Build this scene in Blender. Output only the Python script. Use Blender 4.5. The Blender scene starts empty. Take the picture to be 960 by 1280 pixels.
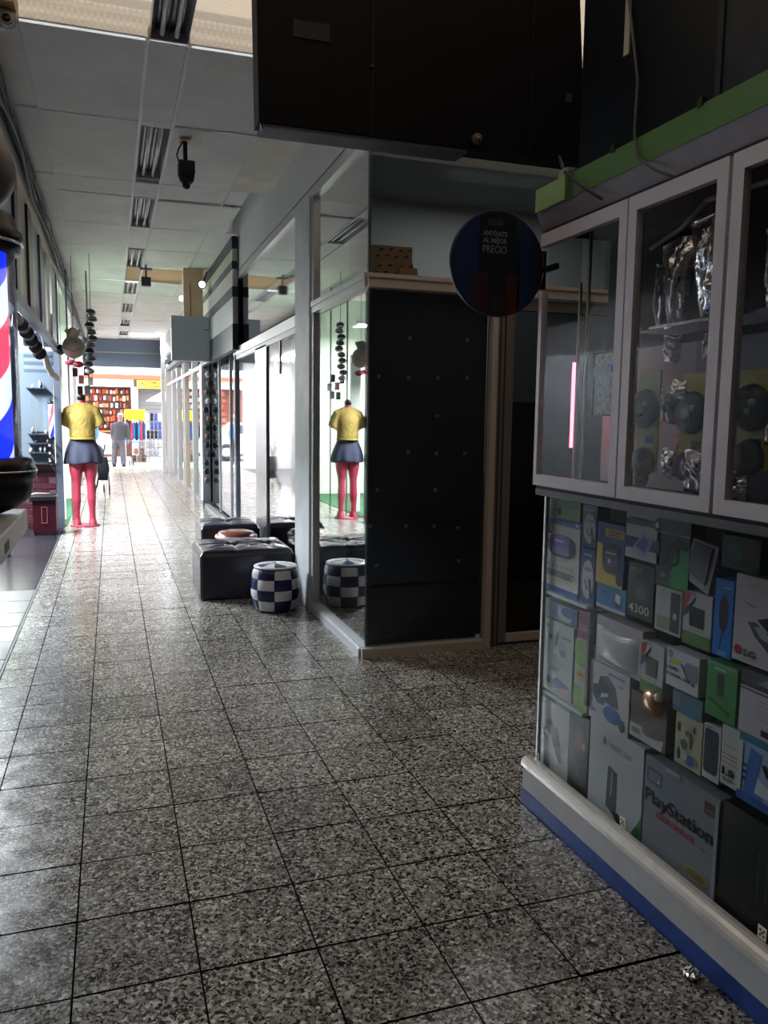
import bpy, bmesh, math, random
from mathutils import Vector, Matrix
random.seed(7)
PI = math.pi
scene = bpy.context.scene
COL = scene.collection

# ------------------------------------------------------------------ camera
YAW, PITCH, ROLL, FOC = .32834, .11575, .0123, 1000.0
cy, sy = math.cos(YAW), math.sin(YAW)
fw = Vector((sy*math.cos(PITCH), cy*math.cos(PITCH), -math.sin(PITCH)))
r0 = Vector((cy, -sy, 0)); u0 = r0.cross(fw)
rt = r0*math.cos(ROLL) + u0*math.sin(ROLL)
up = -r0*math.sin(ROLL) + u0*math.cos(ROLL)
cd = bpy.data.cameras.new('camera'); cam = bpy.data.objects.new('camera', cd); COL.objects.link(cam)
cam.matrix_world = Matrix(((rt.x, up.x, -fw.x, 0), (rt.y, up.y, -fw.y, 0), (rt.z, up.z, -fw.z, 1.5), (0, 0, 0, 1)))
cd.sensor_fit = 'HORIZONTAL'; cd.sensor_width = 36.0; cd.lens = 36.0*FOC/960.0
cd.clip_start = .05; cd.clip_end = 200
scene.camera = cam

# ------------------------------------------------------------------ world, sun, exposure
w = bpy.data.worlds.new('world'); scene.world = w; w.use_nodes = True
bg = w.node_tree.nodes['Background']
bg.inputs['Color'].default_value = (.86, .93, 1.0, 1); bg.inputs['Strength'].default_value = 2.9
sd = bpy.data.lights.new('sun', 'SUN'); sd.energy = 4.2; sd.angle = math.radians(3); sd.color = (1, .95, .88)
sun = bpy.data.objects.new('sun', sd); COL.objects.link(sun)
sun.rotation_euler = (math.radians(-28), math.radians(18), 0)
vs = scene.view_settings
vs.view_transform = 'Standard'; vs.look = 'None'; vs.gamma = 1; vs.use_curve_mapping = False
vs.exposure = 1.58
cyc = scene.cycles
cyc.max_bounces = 9; cyc.diffuse_bounces = 4; cyc.glossy_bounces = 5; cyc.transmission_bounces = 4
cyc.transparent_max_bounces = 16; cyc.sample_clamp_indirect = 6.0; cyc.caustics_reflective = False; cyc.caustics_refractive = False
cyc.use_denoising = True

def area(name, loc, sx, sy_, energy, col=(1, 1, 1), rot=(0, 0, 0)):
    d = bpy.data.lights.new(name, 'AREA'); d.shape = 'RECTANGLE'; d.size = sx; d.size_y = sy_
    d.energy = energy; d.color = col
    o = bpy.data.objects.new(name, d); o.location = loc; o.rotation_euler = rot; COL.objects.link(o); return o
# shop lighting: barber and far ones added as fill; battens for the left shops below
area('barber_shop_light', (-2.2, 10.0, 3.2), .3, 2.4, 340, (.86, .93, 1.0))
area('clothes_shop_light', (-1.9, 13.6, 3.1), 1.6, .3, 170, (.96, 1.0, .97))
area('far_shop_light', (-1.6, 19.5, 3.1), .3, 6, 330, (1, .96, .95))
area('glazed_shop_light', (3.1, 5.9, 3.38), 1.2, .3, 6, (1, .98, .96))

# ------------------------------------------------------------------ materials
def M(name, col, rough=.6, metal=0., spec=.5, emit=None, es=1.0, noise=None, bump=None, alpha=1.0, coat=0.):
    m = bpy.data.materials.new(name); m.use_nodes = True
    nt = m.node_tree; b = nt.nodes['Principled BSDF']
    b.inputs['Base Color'].default_value = (*col, 1); b.inputs['Roughness'].default_value = rough
    b.inputs['Metallic'].default_value = metal; b.inputs['Specular IOR Level'].default_value = spec
    b.inputs['Coat Weight'].default_value = coat
    if emit: b.inputs['Emission Color'].default_value = (*emit, 1); b.inputs['Emission Strength'].default_value = es
    g = nt.nodes.new('ShaderNodeNewGeometry')
    if noise:   # (scale, amount)
        n = nt.nodes.new('ShaderNodeTexNoise'); n.inputs['Scale'].default_value = noise[0]; n.inputs['Detail'].default_value = 4
        nt.links.new(g.outputs['Position'], n.inputs['Vector'])
        mr = nt.nodes.new('ShaderNodeMapRange'); mr.inputs[1].default_value = .3; mr.inputs[2].default_value = .7
        mr.inputs[3].default_value = 1-noise[1]; mr.inputs[4].default_value = 1+noise[1]*.6
        mx = nt.nodes.new('ShaderNodeVectorMath'); mx.operation = 'SCALE'; mx.inputs[0].default_value = col
        nt.links.new(n.outputs['Fac'], mr.inputs[0]); nt.links.new(mr.outputs[0], mx.inputs['Scale'])
        nt.links.new(mx.outputs[0], b.inputs['Base Color'])
    if bump:    # (scale, strength, distance)
        n = nt.nodes.new('ShaderNodeTexNoise'); n.inputs['Scale'].default_value = bump[0]; n.inputs['Detail'].default_value = 3
        nt.links.new(g.outputs['Position'], n.inputs['Vector'])
        bp = nt.nodes.new('ShaderNodeBump'); bp.inputs['Strength'].default_value = bump[1]; bp.inputs['Distance'].default_value = bump[2]
        nt.links.new(n.outputs['Fac'], bp.inputs['Height']); nt.links.new(bp.outputs[0], b.inputs['Normal'])
    return m

def glass(name, tint, base, power, rough=0.0, gcol=(1, 1, 1)):
    """pane: clear (tinted) seen square on, mirror-like seen at a grazing angle"""
    m = bpy.data.materials.new(name); m.use_nodes = True; nt = m.node_tree; nt.nodes.clear()
    o = nt.nodes.new('ShaderNodeOutputMaterial'); mix = nt.nodes.new('ShaderNodeMixShader')
    t = nt.nodes.new('ShaderNodeBsdfTransparent'); t.inputs[0].default_value = (*tint, 1)
    gl = nt.nodes.new('ShaderNodeBsdfGlossy'); gl.inputs['Roughness'].default_value = rough; gl.inputs[0].default_value = (*gcol, 1)
    lw = nt.nodes.new('ShaderNodeLayerWeight'); lw.inputs['Blend'].default_value = .5
    p = nt.nodes.new('ShaderNodeMath'); p.operation = 'POWER'; p.inputs[1].default_value = power
    mr = nt.nodes.new('ShaderNodeMapRange'); mr.inputs[3].default_value = base; mr.inputs[4].default_value = 1
    nt.links.new(lw.outputs['Facing'], p.inputs[0]); nt.links.new(p.outputs[0], mr.inputs[0]); nt.links.new(mr.outputs[0], mix.inputs[0])
    nt.links.new(t.outputs[0], mix.inputs[1]); nt.links.new(gl.outputs[0], mix.inputs[2]); nt.links.new(mix.outputs[0], o.inputs[0])
    return m

def terrazzo():
    m = bpy.data.materials.new('terrazzo'); m.use_nodes = True; nt = m.node_tree; N = nt.nodes; L = nt.links
    b = N['Principled BSDF']; g = N.new('ShaderNodeNewGeometry')
    wn = N.new('ShaderNodeTexNoise'); wn.inputs['Scale'].default_value = 55; wn.inputs['Detail'].default_value = 1
    L.new(g.outputs['Position'], wn.inputs['Vector'])
    mixv = N.new('ShaderNodeMix'); mixv.data_type = 'VECTOR'; mixv.inputs['Factor'].default_value = .012
    L.new(g.outputs['Position'], mixv.inputs[4]); L.new(wn.outputs['Color'], mixv.inputs[5])
    v = N.new('ShaderNodeTexVoronoi'); v.inputs['Scale'].default_value = 105; v.inputs['Randomness'].default_value = 1
    L.new(mixv.outputs[1], v.inputs['Vector'])
    v2 = N.new('ShaderNodeTexVoronoi'); v2.inputs['Scale'].default_value = 170
    L.new(mixv.outputs[1], v2.inputs['Vector'])
    cr = N.new('ShaderNodeValToRGB'); e = cr.color_ramp; e.interpolation = 'CONSTANT'
    stops = [(0, (.014, .013, .013)), (.22, (.10, .09, .08)), (.38, (.21, .19, .168)), (.55, (.31, .29, .26)), (.74, (.45, .425, .39)), (.90, (.60, .57, .53))]
    e.elements[0].position = 0; e.elements[0].color = (*stops[0][1], 1); e.elements[1].position = stops[1][0]; e.elements[1].color = (*stops[1][1], 1)
    for p, c in stops[2:]:
        x = e.elements.new(p); x.color = (*c, 1)
    sp = N.new('ShaderNodeSeparateColor'); L.new(v.outputs['Color'], sp.inputs[0]); L.new(sp.outputs[0], cr.inputs[0])
    cr2 = N.new('ShaderNodeValToRGB'); f = cr2.color_ramp; f.interpolation = 'CONSTANT'
    f.elements[0].color = (.03, .027, .025, 1); f.elements[1].position = .3; f.elements[1].color = (.20, .18, .155, 1)
    x = f.elements.new(.7); x.color = (.37, .34, .30, 1)
    sp2 = N.new('ShaderNodeSeparateColor'); L.new(v2.outputs['Color'], sp2.inputs[0]); L.new(sp2.outputs[1], cr2.inputs[0])
    mx = N.new('ShaderNodeMix'); mx.data_type = 'RGBA'
    th = N.new('ShaderNodeMath'); th.operation = 'GREATER_THAN'; th.inputs[1].default_value = .58
    L.new(sp.outputs[2], th.inputs[0]); L.new(th.outputs[0], mx.inputs[0]); L.new(cr.outputs[0], mx.inputs[6]); L.new(cr2.outputs[0], mx.inputs[7])
    # broad wear and grime
    n = N.new('ShaderNodeTexNoise'); n.inputs['Scale'].default_value = 1.3; n.inputs['Detail'].default_value = 5
    L.new(g.outputs['Position'], n.inputs['Vector'])
    mr = N.new('ShaderNodeMapRange'); mr.inputs[1].default_value = .3; mr.inputs[2].default_value = .7; mr.inputs[3].default_value = .78; mr.inputs[4].default_value = 1.12
    oi = N.new('ShaderNodeObjectInfo'); ra = N.new('ShaderNodeMapRange'); ra.inputs[3].default_value = .86; ra.inputs[4].default_value = 1.14; L.new(oi.outputs['Random'], ra.inputs[0])
    mu = N.new('ShaderNodeMath'); mu.operation = 'MULTIPLY'; L.new(mr.outputs[0], mu.inputs[0]); L.new(ra.outputs[0], mu.inputs[1])
    L.new(n.outputs['Fac'], mr.inputs[0])
    sc = N.new('ShaderNodeVectorMath'); sc.operation = 'SCALE'; L.new(mx.outputs[2], sc.inputs[0]); L.new(mu.outputs[0], sc.inputs['Scale'])
    L.new(sc.outputs[0], b.inputs['Base Color'])
    r = N.new('ShaderNodeMapRange'); r.inputs[1].default_value = .3; r.inputs[2].default_value = .7; r.inputs[3].default_value = .17; r.inputs[4].default_value = .30
    n2 = N.new('ShaderNodeTexNoise'); n2.inputs['Scale'].default_value = 9; n2.inputs['Detail'].default_value = 5
    L.new(g.outputs['Position'], n2.inputs['Vector']); L.new(n2.outputs['Fac'], r.inputs[0]); L.new(r.outputs[0], b.inputs['Roughness'])
    bp = N.new('ShaderNodeBump'); bp.inputs['Strength'].default_value = .12; bp.inputs['Distance'].default_value = .001
    L.new(n2.outputs['Fac'], bp.inputs['Height']); L.new(bp.outputs[0], b.inputs['Normal'])
    b.inputs['Specular IOR Level'].default_value = .5
    return m

TZ = terrazzo()
GROUT = M('grout', (.007, .006, .006), .95, spec=.02)
WHITE = M('white_paint', (.62, .63, .64), .45)
CEIL = M('ceiling_board', (.80, .79, .77), .85, noise=(2.5, .1))
CEIL2 = M('ceiling_board_stained', (.72, .68, .60), .85, noise=(3, .16))
RAIL = M('ceiling_rail', (.6, .61, .63), .5)
ALU = M('aluminium', (.55, .56, .58), .38, .55, noise=(30, .06))
ALUW = M('white_aluminium', (.60, .60, .62), .35, .2)
ALUD = M('dark_aluminium', (.22, .23, .26), .4, .5)
BEIGEALU = M('beige_aluminium', (.52, .46, .40), .45, .1)
COLM = M('column_paint', (.64, .67, .69), .5, noise=(6, .12))
FASC = M('fascia_board', (.74, .75, .77), .55, noise=(1.5, .06))
BLACKSHEET = M('black_sheet', (.038, .044, .056), .4, bump=(9, .3, .01))
BLACK = M('black_plastic', (.010, .010, .012), .32, spec=.35)
BLACKM = M('black_matte', (.02, .02, .024), .6)
BLKLEATH = M('black_leather', (.018, .019, .028), .27, bump=(160, .15, .001))
BRNLEATH = M('brown_leather', (.20, .07, .04), .25)
NAVYL = M('navy_leather', (.010, .014, .085), .3)
WHITEL = M('white_leather', (.72, .73, .75), .32, noise=(20, .1))
GREEN = M('green_board', (.10, .22, .065), .5)
GREENL = M('light_green_board', (.28, .46, .16), .5)
SOFF = M('grey_soffit', (.30, .29, .33), .45, noise=(7, .12))
BLUEK = M('blue_skirting', (.012, .045, .22), .45, noise=(14, .35))
KICK = M('grey_kick_board', (.40, .41, .42), .5, noise=(10, .1))
RAILW = M('polished_rail', (.72, .68, .63), .22, .35, noise=(12, .1))
G_SIDE = glass('shop_pane_glass', (.72, .78, .76), .10, 1.7)
G_FRONT = glass('front_pane_glass', (.78, .80, .80), .03, 5)
G_CASE = glass('showcase_glass', (.95, .96, .96), .008, 6)
G_DARK = glass('dark_glass', (.25, .27, .30), .06, 3)
MIRROR = M('mirror_pane', (.70, .74, .78), .04, 1.0)
CHROME = M('chrome', (.75, .76, .80), .12, 1.0)
DKWALL = M('dark_interior', (.13, .14, .15), .8)
SHOPW = M('shop_white_wall', (.50, .51, .52), .7)
GRWALL = M('grey_interior', (.22, .23, .24), .8)
PALEGR = M('pale_green_wall', (.60, .66, .58), .7)
CARPET = M('green_carpet', (.02, .09, .035), .9, bump=(300, .3, .004))
TUBE = M('fluorescent_tube_off', (.78, .78, .80), .2)
TUBEON = M('fluorescent_tube_lit', (1, 1, 1), .3, emit=(.95, 1, 1), es=8)
TROUGH = M('lamp_trough', (.10, .10, .11), .25, .5)
TROUGHR = M('lamp_reflector', (.30, .30, .32), .35, .8)

def translucent(nm='translucent_roof_sheet', k=1.0):
    m = bpy.data.materials.new(nm); m.use_nodes = True; nt = m.node_tree; N = nt.nodes; L = nt.links; N.clear()
    o = N.new('ShaderNodeOutputMaterial'); t = N.new('ShaderNodeBsdfTranslucent'); d = N.new('ShaderNodeBsdfDiffuse'); mx = N.new('ShaderNodeMixShader')
    g = N.new('ShaderNodeNewGeometry'); mp = N.new('ShaderNodeMapping'); mp.inputs['Rotation'].default_value = (0, 0, .78); mp.inputs['Scale'].default_value = (1, 1, 1)
    L.new(g.outputs['Position'], mp.inputs[0])
    ch = N.new('ShaderNodeTexVoronoi'); ch.inputs['Scale'].default_value = 42; ch.inputs['Randomness'].default_value = .12
    L.new(mp.outputs[0], ch.inputs['Vector'])
    cr = N.new('ShaderNodeValToRGB'); cr.color_ramp.elements[0].color = (.120*k, .097*k, .073*k, 1); cr.color_ramp.elements[1].color = (.086*k, .068*k, .05*k, 1)
    cr.color_ramp.elements[0].position = .25; cr.color_ramp.elements[1].position = .6
    L.new(ch.outputs['Distance'], cr.inputs[0]); L.new(cr.outputs[0], t.inputs[0])
    d.inputs[0].default_value = (.5, .42, .32, 1); mx.inputs[0].default_value = .35
    L.new(t.outputs[0], mx.inputs[1]); L.new(d.outputs[0], mx.inputs[2]); L.new(mx.outputs[0], o.inputs[0])
    return m
SHEET = translucent()
SHEET2 = translucent('beige_translucent_board', 2.6)
_c = {}
def C_(hexs, rough=.5, **k):     # colour by sRGB hex
    key = (hexs, rough, tuple(k.items()))
    if key not in _c:
        v = [int(hexs[i:i+2], 16)/255 for i in (0, 2, 4)]
        v = [a/12.92 if a <= .04045 else ((a+.055)/1.055)**2.4 for a in v]
        k.setdefault('spec', .25); _c[key] = M('paint_'+hexs, v, rough, **k)
    return _c[key]

# ------------------------------------------------------------------ mesh builder
ORG = {}
class MB:
    def __init__(s): s.v = []; s.f = []; s.mi = []; s.mats = []; s.sm = []
    def m(s, mat):
        if mat not in s.mats: s.mats.append(mat)
        return s.mats.index(mat)
    def add(s, vs, fs, mat, smooth=False):
        o = len(s.v); s.v += [tuple(v) for v in vs]; k = s.m(mat)
        for f in fs: s.f.append([i+o for i in f]); s.mi.append(k); s.sm.append(smooth)
        return s
    def box(s, x0, x1, y0, y1, z0, z1, mat):
        vs = [(x, y, z) for x in (x0, x1) for y in (y0, y1) for z in (z0, z1)]
        return s.add(vs, [(0, 1, 3, 2), (4, 6, 7, 5), (0, 4, 5, 1), (2, 3, 7, 6), (0, 2, 6, 4), (1, 5, 7, 3)], mat)
    def cbox(s, x0, x1, y0, y1, z0, z1, c, mat):   # top-chamfered box
        vs = [(x0, y0, z0), (x1, y0, z0), (x1, y1, z0), (x0, y1, z0), (x0, y0, z1-c), (x1, y0, z1-c), (x1, y1, z1-c), (x0, y1, z1-c),
              (x0+c, y0+c, z1), (x1-c, y0+c, z1), (x1-c, y1-c, z1), (x0+c, y1-c, z1)]
        fs = [(3, 2, 1, 0), (8, 9, 10, 11)]
        for i in range(4):
            j = (i+1) % 4; fs += [(i, j, j+4, i+4), (i+4, j+4, j+8, i+8)]
        return s.add(vs, fs, mat)
    def prism(s, poly, d, mat):      # poly: list of 3d points, d: extrusion vector
        n = len(poly); d = Vector(d); P = [Vector(p) for p in poly]
        vs = P + [p+d for p in P]; fs = [tuple(range(n-1, -1, -1)), tuple(range(n, 2*n))]
        for i in range(n): j = (i+1) % n; fs.append((i, j, j+n, i+n))
        return s.add(vs, fs, mat)
    def loft(s, secs, mat, n=16, cap=True, smooth=True):   # secs: (centre, rx, ry[, axisU, axisV])
        vs = []; fs = []
        for q in secs:
            c = Vector(q[0]); U = Vector(q[3]) if len(q) > 3 else Vector((1, 0, 0)); V = Vector(q[4]) if len(q) > 4 else Vector((0, 1, 0))
            for i in range(n):
                a = 2*PI*i/n; vs.append(c+U*(q[1]*math.cos(a))+V*(q[2]*math.sin(a)))
        for k in range(len(secs)-1):
            for i in range(n):
                j = (i+1) % n; fs.append((k*n+i, k*n+j, (k+1)*n+j, (k+1)*n+i))
        if cap: fs += [tuple(range(n-1, -1, -1)), tuple(range((len(secs)-1)*n, len(secs)*n))]
        return s.add(vs, fs, mat, smooth)
    def lathe(s, c, prof, mat, n=24, axis='z', smooth=True):   # prof: (r, h)
        c = Vector(c); A = {'z': (Vector((1, 0, 0)), Vector((0, 1, 0)), Vector((0, 0, 1))), 'y': (Vector((1, 0, 0)), Vector((0, 0, 1)), Vector((0, 1, 0))), 'x': (Vector((0, 1, 0)), Vector((0, 0, 1)), Vector((1, 0, 0)))}[axis]
        return s.loft([(c+A[2]*h, max(r, 1e-4), max(r, 1e-4), A[0], A[1]) for r, h in prof], mat, n, True, smooth)
    def tube(s, pts, r, mat, n=8, smooth=True):
        P = [Vector(p) for p in pts]; R = r if isinstance(r, (list, tuple)) else [r]*len(P); secs = []; ref = None
        for i, p in enumerate(P):
            t = (P[min(i+1, len(P)-1)]-P[max(i-1, 0)]).normalized()
            if ref is None: ref = Vector((0, 0, 1)) if abs(t.z) < .9 else Vector((1, 0, 0))
            U = (ref - t*ref.dot(t)).normalized(); ref = U; V = t.cross(U)
            secs.append((p, R[i], R[i], U, V))
        return s.loft(secs, mat, n, True, smooth)
    def ball(s, c, r, mat, n=14, k=8, sx=1, sy=1, sz=1):
        secs = []
        for i in range(k+1):
            a = -PI/2+PI*i/k; rr = max(math.cos(a), .002)*r
            secs.append((Vector(c)+Vector((0, 0, math.sin(a)*r*sz)), rr*sx, rr*sy))
        return s.loft(secs, mat, n)
    def frame_y(s, x0, x1, z0, z1, y0, y1, t, mat):   # picture-frame in an xz plane
        s.box(x0, x1, y0, y1, z0, z0+t, mat); s.box(x0, x1, y0, y1, z1-t, z1, mat)
        s.box(x0, x0+t, y0, y1, z0+t, z1-t, mat); s.box(x1-t, x1, y0, y1, z0+t, z1-t, mat); return s
    def frame_x(s, y0, y1, z0, z1, x0, x1, t, mat):
        s.box(x0, x1, y0, y1, z0, z0+t, mat); s.box(x0, x1, y0, y1, z1-t, z1, mat)
        s.box(x0, x1, y0, y0+t, z0+t, z1-t, mat); s.box(x0, x1, y1-t, y1, z0+t, z1-t, mat); return s
    def mesh(s, name, org=(0, 0, 0)):
        me = bpy.data.meshes.new(name); o = Vector(org)
        me.from_pydata([tuple(Vector(v)-o) for v in s.v], [], s.f)
        for m in s.mats: me.materials.append(m)
        me.polygons.foreach_set('material_index', s.mi); me.polygons.foreach_set('use_smooth', s.sm); me.update()
        bm = bmesh.new(); bm.from_mesh(me); bmesh.ops.recalc_face_normals(bm, faces=bm.faces); bm.to_mesh(me); bm.free()
        return me
    def build(s, name, parent=None, org=None, label=None, cat=None, group=None, kind=None):
        po = ORG.get(parent.name, Vector((0, 0, 0))) if parent else Vector((0, 0, 0))
        if org is None: org = po if parent else Vector((0, 0, 0))
        org = Vector(org)
        ob = bpy.data.objects.new(name, s.mesh(name, org)); COL.objects.link(ob)
        ob.location = org - po
        if parent: ob.parent = parent
        ORG[ob.name] = org
        tag(ob, label, cat, group, kind); return ob
def tag(o, label=None, cat=None, group=None, kind=None):
    if label: o['label'] = label
    if cat: o['category'] = cat
    if group: o['group'] = group
    if kind: o['kind'] = kind
    return o
def thing(name, label, cat, loc, group=None, kind=None):
    o = bpy.data.objects.new(name, None); o.empty_display_size = .1; COL.objects.link(o); o.location = loc; ORG[o.name] = Vector(loc)
    return tag(o, label, cat, group, kind)
def copy_tree(o, loc=None, parent=None):
    c = o.copy(); COL.objects.link(c); ORG[c.name] = Vector(loc) if loc else ORG.get(o.name, Vector())
    if parent: c.parent = parent
    if loc is not None: c.location = loc
    for ch in list(o.children): copy_tree(ch, None, c)
    return c
def bake(ob):
    dg = bpy.context.evaluated_depsgraph_get(); dg.update()
    me = bpy.data.meshes.new_from_object(ob.evaluated_get(dg)); ob.modifiers.clear(); ob.data = me
    return ob
def remesh(ob, vox, smooth=6):
    mats = list(ob.data.materials)
    md = ob.modifiers.new('r', 'REMESH'); md.mode = 'VOXEL'; md.voxel_size = vox; md.use_smooth_shade = True
    if smooth:
        sm = ob.modifiers.new('s', 'SMOOTH'); sm.iterations = smooth; sm.factor = .5
    bake(ob)
    if not ob.data.materials:
        for m in mats[:1]: ob.data.materials.append(m)
    return ob
def text(body, O, U, V, size, mat, parent, name='lettering', width=None, bold=0.0, squash=1.0, depth=.0004):
    """flat lettering; O = left end of the baseline, U right, V up"""
    cu = bpy.data.curves.new('t', 'FONT'); cu.body = body; cu.size = size/.72; cu.extrude = depth; cu.offset = bold; cu.resolution_u = 2
    t = bpy.data.objects.new('t', cu); COL.objects.link(t)
    dg = bpy.context.evaluated_depsgraph_get(); dg.update()
    me = bpy.data.meshes.new_from_object(t.evaluated_get(dg)); bpy.data.objects.remove(t)
    xs = [v.co.x for v in me.vertices] or [0]; w_ = max(xs)-min(xs); x0 = min(xs)
    k = width/w_ if width else squash
    U = Vector(U); V = Vector(V); N = U.cross(V); po = ORG.get(parent.name, Vector()) if parent else Vector()
    for v in me.vertices:
        v.co = Vector(O)-po + U*((v.co.x-x0)*k) + V*v.co.y + N*(v.co.z+depth)
    me.materials.clear(); me.materials.append(mat)
    ob = bpy.data.objects.new(name, me); COL.objects.link(ob); ob.parent = parent; ORG[ob.name] = po
    return ob

# ================================================================== SETTING
ZC = 3.6; W = 1.49; LX = -.64
def S(mb, name, parent=None, label=None, **k): return mb.build(name, parent, label=label, kind='structure' if not parent else None, **k)

# ---- floor: grout slab, terrazzo tiles (near ones one by one)
floor = S(MB().box(-3.6, 6, -7, 24.0, -.12, -.005, GROUT), 'floor', label='terrazzo tiled walkway floor running down the arcade')
PX, PY = .3265, .331
xs = [-.1335+PX*k for k in range(-2, 20)]      # joint positions
ys = [2.065+PY*k for k in range(-4, 68)]
tile_meshes = []
def tmesh(wd, dp, k):
    key = (round(wd, 3), round(dp, 3), k)
    for q in tile_meshes:
        if q[0] == key: return q[1]
    g = .0021; h_ = .0030; mb = MB(); dz = [random.uniform(-.0009, .0009) for _ in range(4)]
    c = .0006
    vs = [(g, h_, -.02), (wd-g, h_, -.02), (wd-g, dp-h_, -.02), (g, dp-h_, -.02), (g, h_, -c), (wd-g, h_, -c), (wd-g, dp-h_, -c), (g, dp-h_, -c),
          (g+c, h_+c, dz[0]), (wd-g-c, h_+c, dz[1]), (wd-g-c, dp-h_-c, dz[2]), (g+c, dp-h_-c, dz[3])]
    fs = [(8, 9, 10, 11)]
    for i in range(4):
        j = (i+1) % 4; fs += [(i, j, j+4, i+4), (i+4, j+4, j+8, i+8)]
    mb.add(vs, fs[:1], TZ); mb.add(vs, fs[1:], GROUT); me = mb.mesh('tile'); tile_meshes.append((key, me)); return me
far = MB(); ntile = 0
for j in range(len(ys)-1):
    y0, y1 = ys[j], ys[j+1]
    for i in range(len(xs)-1):
        x0, x1 = xs[i], xs[i+1]
        if y0 > 4.6 and x0 > 1.9: continue
        if x0 > 1.9 and y0 < 2.6: continue
        if x0 < LX: x0 = LX+.004
        if x1-x0 < .05: continue
        inview = (x0 - .62*y0 < .12) and y1 > 1.35
        if y0 < 7.4 and x0 < 1.7+(1.4 if y0 < 4.7 else 0) and inview and ntile < 290:
            me = tmesh(x1-x0, y1-y0, random.randrange(4))
            o = bpy.data.objects.new('tile', me); COL.objects.link(o); o.parent = floor
            o.location = (x0, y0, random.uniform(-.0008, .0006)); ntile += 1
        else:
            z = random.uniform(-.0012, .0006); g = .0035
            far.box(x0+g, x1-g, y0+.008, y1-.008, -.02, z, TZ)
far.build('tile_field', floor, kind='stuff')
# shop floors on the left
S(MB().box(-3.6, LX-.006, 1.2, 23.8, -.02, -.002, M('dark_polished_floor', (.016, .017, .022), .2, noise=(5, .2))), 'floor', label='dark polished floor inside the barber shop')
GT = M('grey_glazed_tile', (.075, .078, .085), .3, noise=(8, .12))
gt = bpy.data.objects['floor.001']
tm = None
for j in range(8):
    for i in range(5):
        x1 = LX-.012-i*.42; y0 = 4.0+j*.42
        if tm is None: tm = MB().cbox(-.413, 0, 0, .412, -.01, .006, .003, GT).mesh('glazed_tile')
        o = bpy.data.objects.new('tile', tm); COL.objects.link(o); o.parent = gt; o.location = (x1, y0, random.uniform(-.001, .001)); ORG[o.name] = Vector()
S(MB().box(LX-.010, LX+.002, 1.0, 11.4, -.02, .002, BLACKM), 'trim_1', label='dark joint between walkway and barber shop floor')

# ---- ceiling
cm = MB()
holes = [(.25, 1.45, 12.30, 13.45), (.5, .78, 6.12, 6.32), (.48, .9, 8.37, 8.47)]
def slab_minus(x0, x1, y0, y1):
    yy = sorted({y0, y1, *[h[2] for h in holes], *[h[3] for h in holes]})
    for a, b in zip(yy, yy[1:]):
        cur = x0
        for h in sorted(holes):
            if h[2] <= a and h[3] >= b: cm.box(cur, h[0], a, b, 4.0, 4.06, CEIL); cur = h[1]
        cm.box(cur, x1, a, b, 4.0, 4.06, CEIL)
slab_minus(-3.6, 6, 4.97, 24)
ceiling = S(cm, 'ceiling', label='suspended board ceiling of the arcade')
rows = [4.95, 6.27, 7.84, 8.37, 9.63, 10.88, 12.26, 13.5, 14.85, 16.2, 17.5, 18.85, 20.2, 21.4, 22.5, 23.6]
cols = [-1.1, -.42, .25, .48, 1.11, 1.50]
lamps = [(3.55, 4.93), (6.33, 7.70), (8.38, 9.65), (10.95, 12.2), (13.6, 14.85), (16.15, 17.4), (18.5, 19.7), (20.8, 22.0)]
for j in range(len(rows)-1):
    y0, y1 = rows[j], rows[j+1]
    for i in range(5):
        x0, x1 = cols[i], cols[i+1]
        if i == 2:
            if any(a < (y0+y1)/2 < b for a, b in lamps): continue
        if j in (2, 3) and i == 4: continue
        if j in (2, 3) and i == 3: x1 = 1.30
        mat = CEIL
        if (i, j) in ((4, 0), (4, 1)): mat = CEIL2
        if j == 6 and i >= 2: mat = SHEET2
        a0, a1 = y0+.012, y1-.012
        if (i, j) == (3, 1): a0 = y0+.055
        if (i, j) == (3, 3): a0 = y0+.07
        z = ZC+random.uniform(-.004, .004); tl = random.uniform(-.012, .012) if i != 2 else 0
        b = MB(); b.add([(x0+.004, a0, z-.0), (x1-.004, a0, z+tl*.5), (x1-.004, a1, z+tl), (x0+.004, a1, z), (x0+.004, a0, z+.014), (x1-.004, a0, z+.014+tl*.5), (x1-.004, a1, z+.014+tl), (x0+.004, a1, z+.014)],
              [(0, 1, 2, 3), (7, 6, 5, 4), (0, 4, 5, 1), (1, 5, 6, 2), (2, 6, 7, 3), (3, 7, 4, 0)], mat)
        b.build('ceiling_board', ceiling)
for x in (.25, .48): MB().box(x-.012, x+.012, 4.95, 23.6, ZC-.012, ZC+.02, RAIL).build('rail', ceiling)
for x in (-.42, 1.11): MB().box(x-.006, x+.006, 4.95, 23.6, ZC-.003, ZC+.02, RAIL).build('rail', ceiling)
MB().box(.5, .78, 6.13, 6.31, 3.69, 3.7, SHEET2).build('skylight_patch', ceiling)
MB().box(.48, .9, 8.37, 8.47, 3.69, 3.7, SHEET2).build('skylight_patch', ceiling)
# end beam / rolled shutter of the arcade mouth
S(MB().box(-3, 2.0, 23.5, 23.75, 2.84, 4.2, M('blue_grey_beam', (.10, .13, .18), .6)).box(-3, 2.0, 23.42, 23.5, 3.20, 3.24, GRWALL), 'beam', label='blue-grey beam across the far mouth of the arcade')

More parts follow.
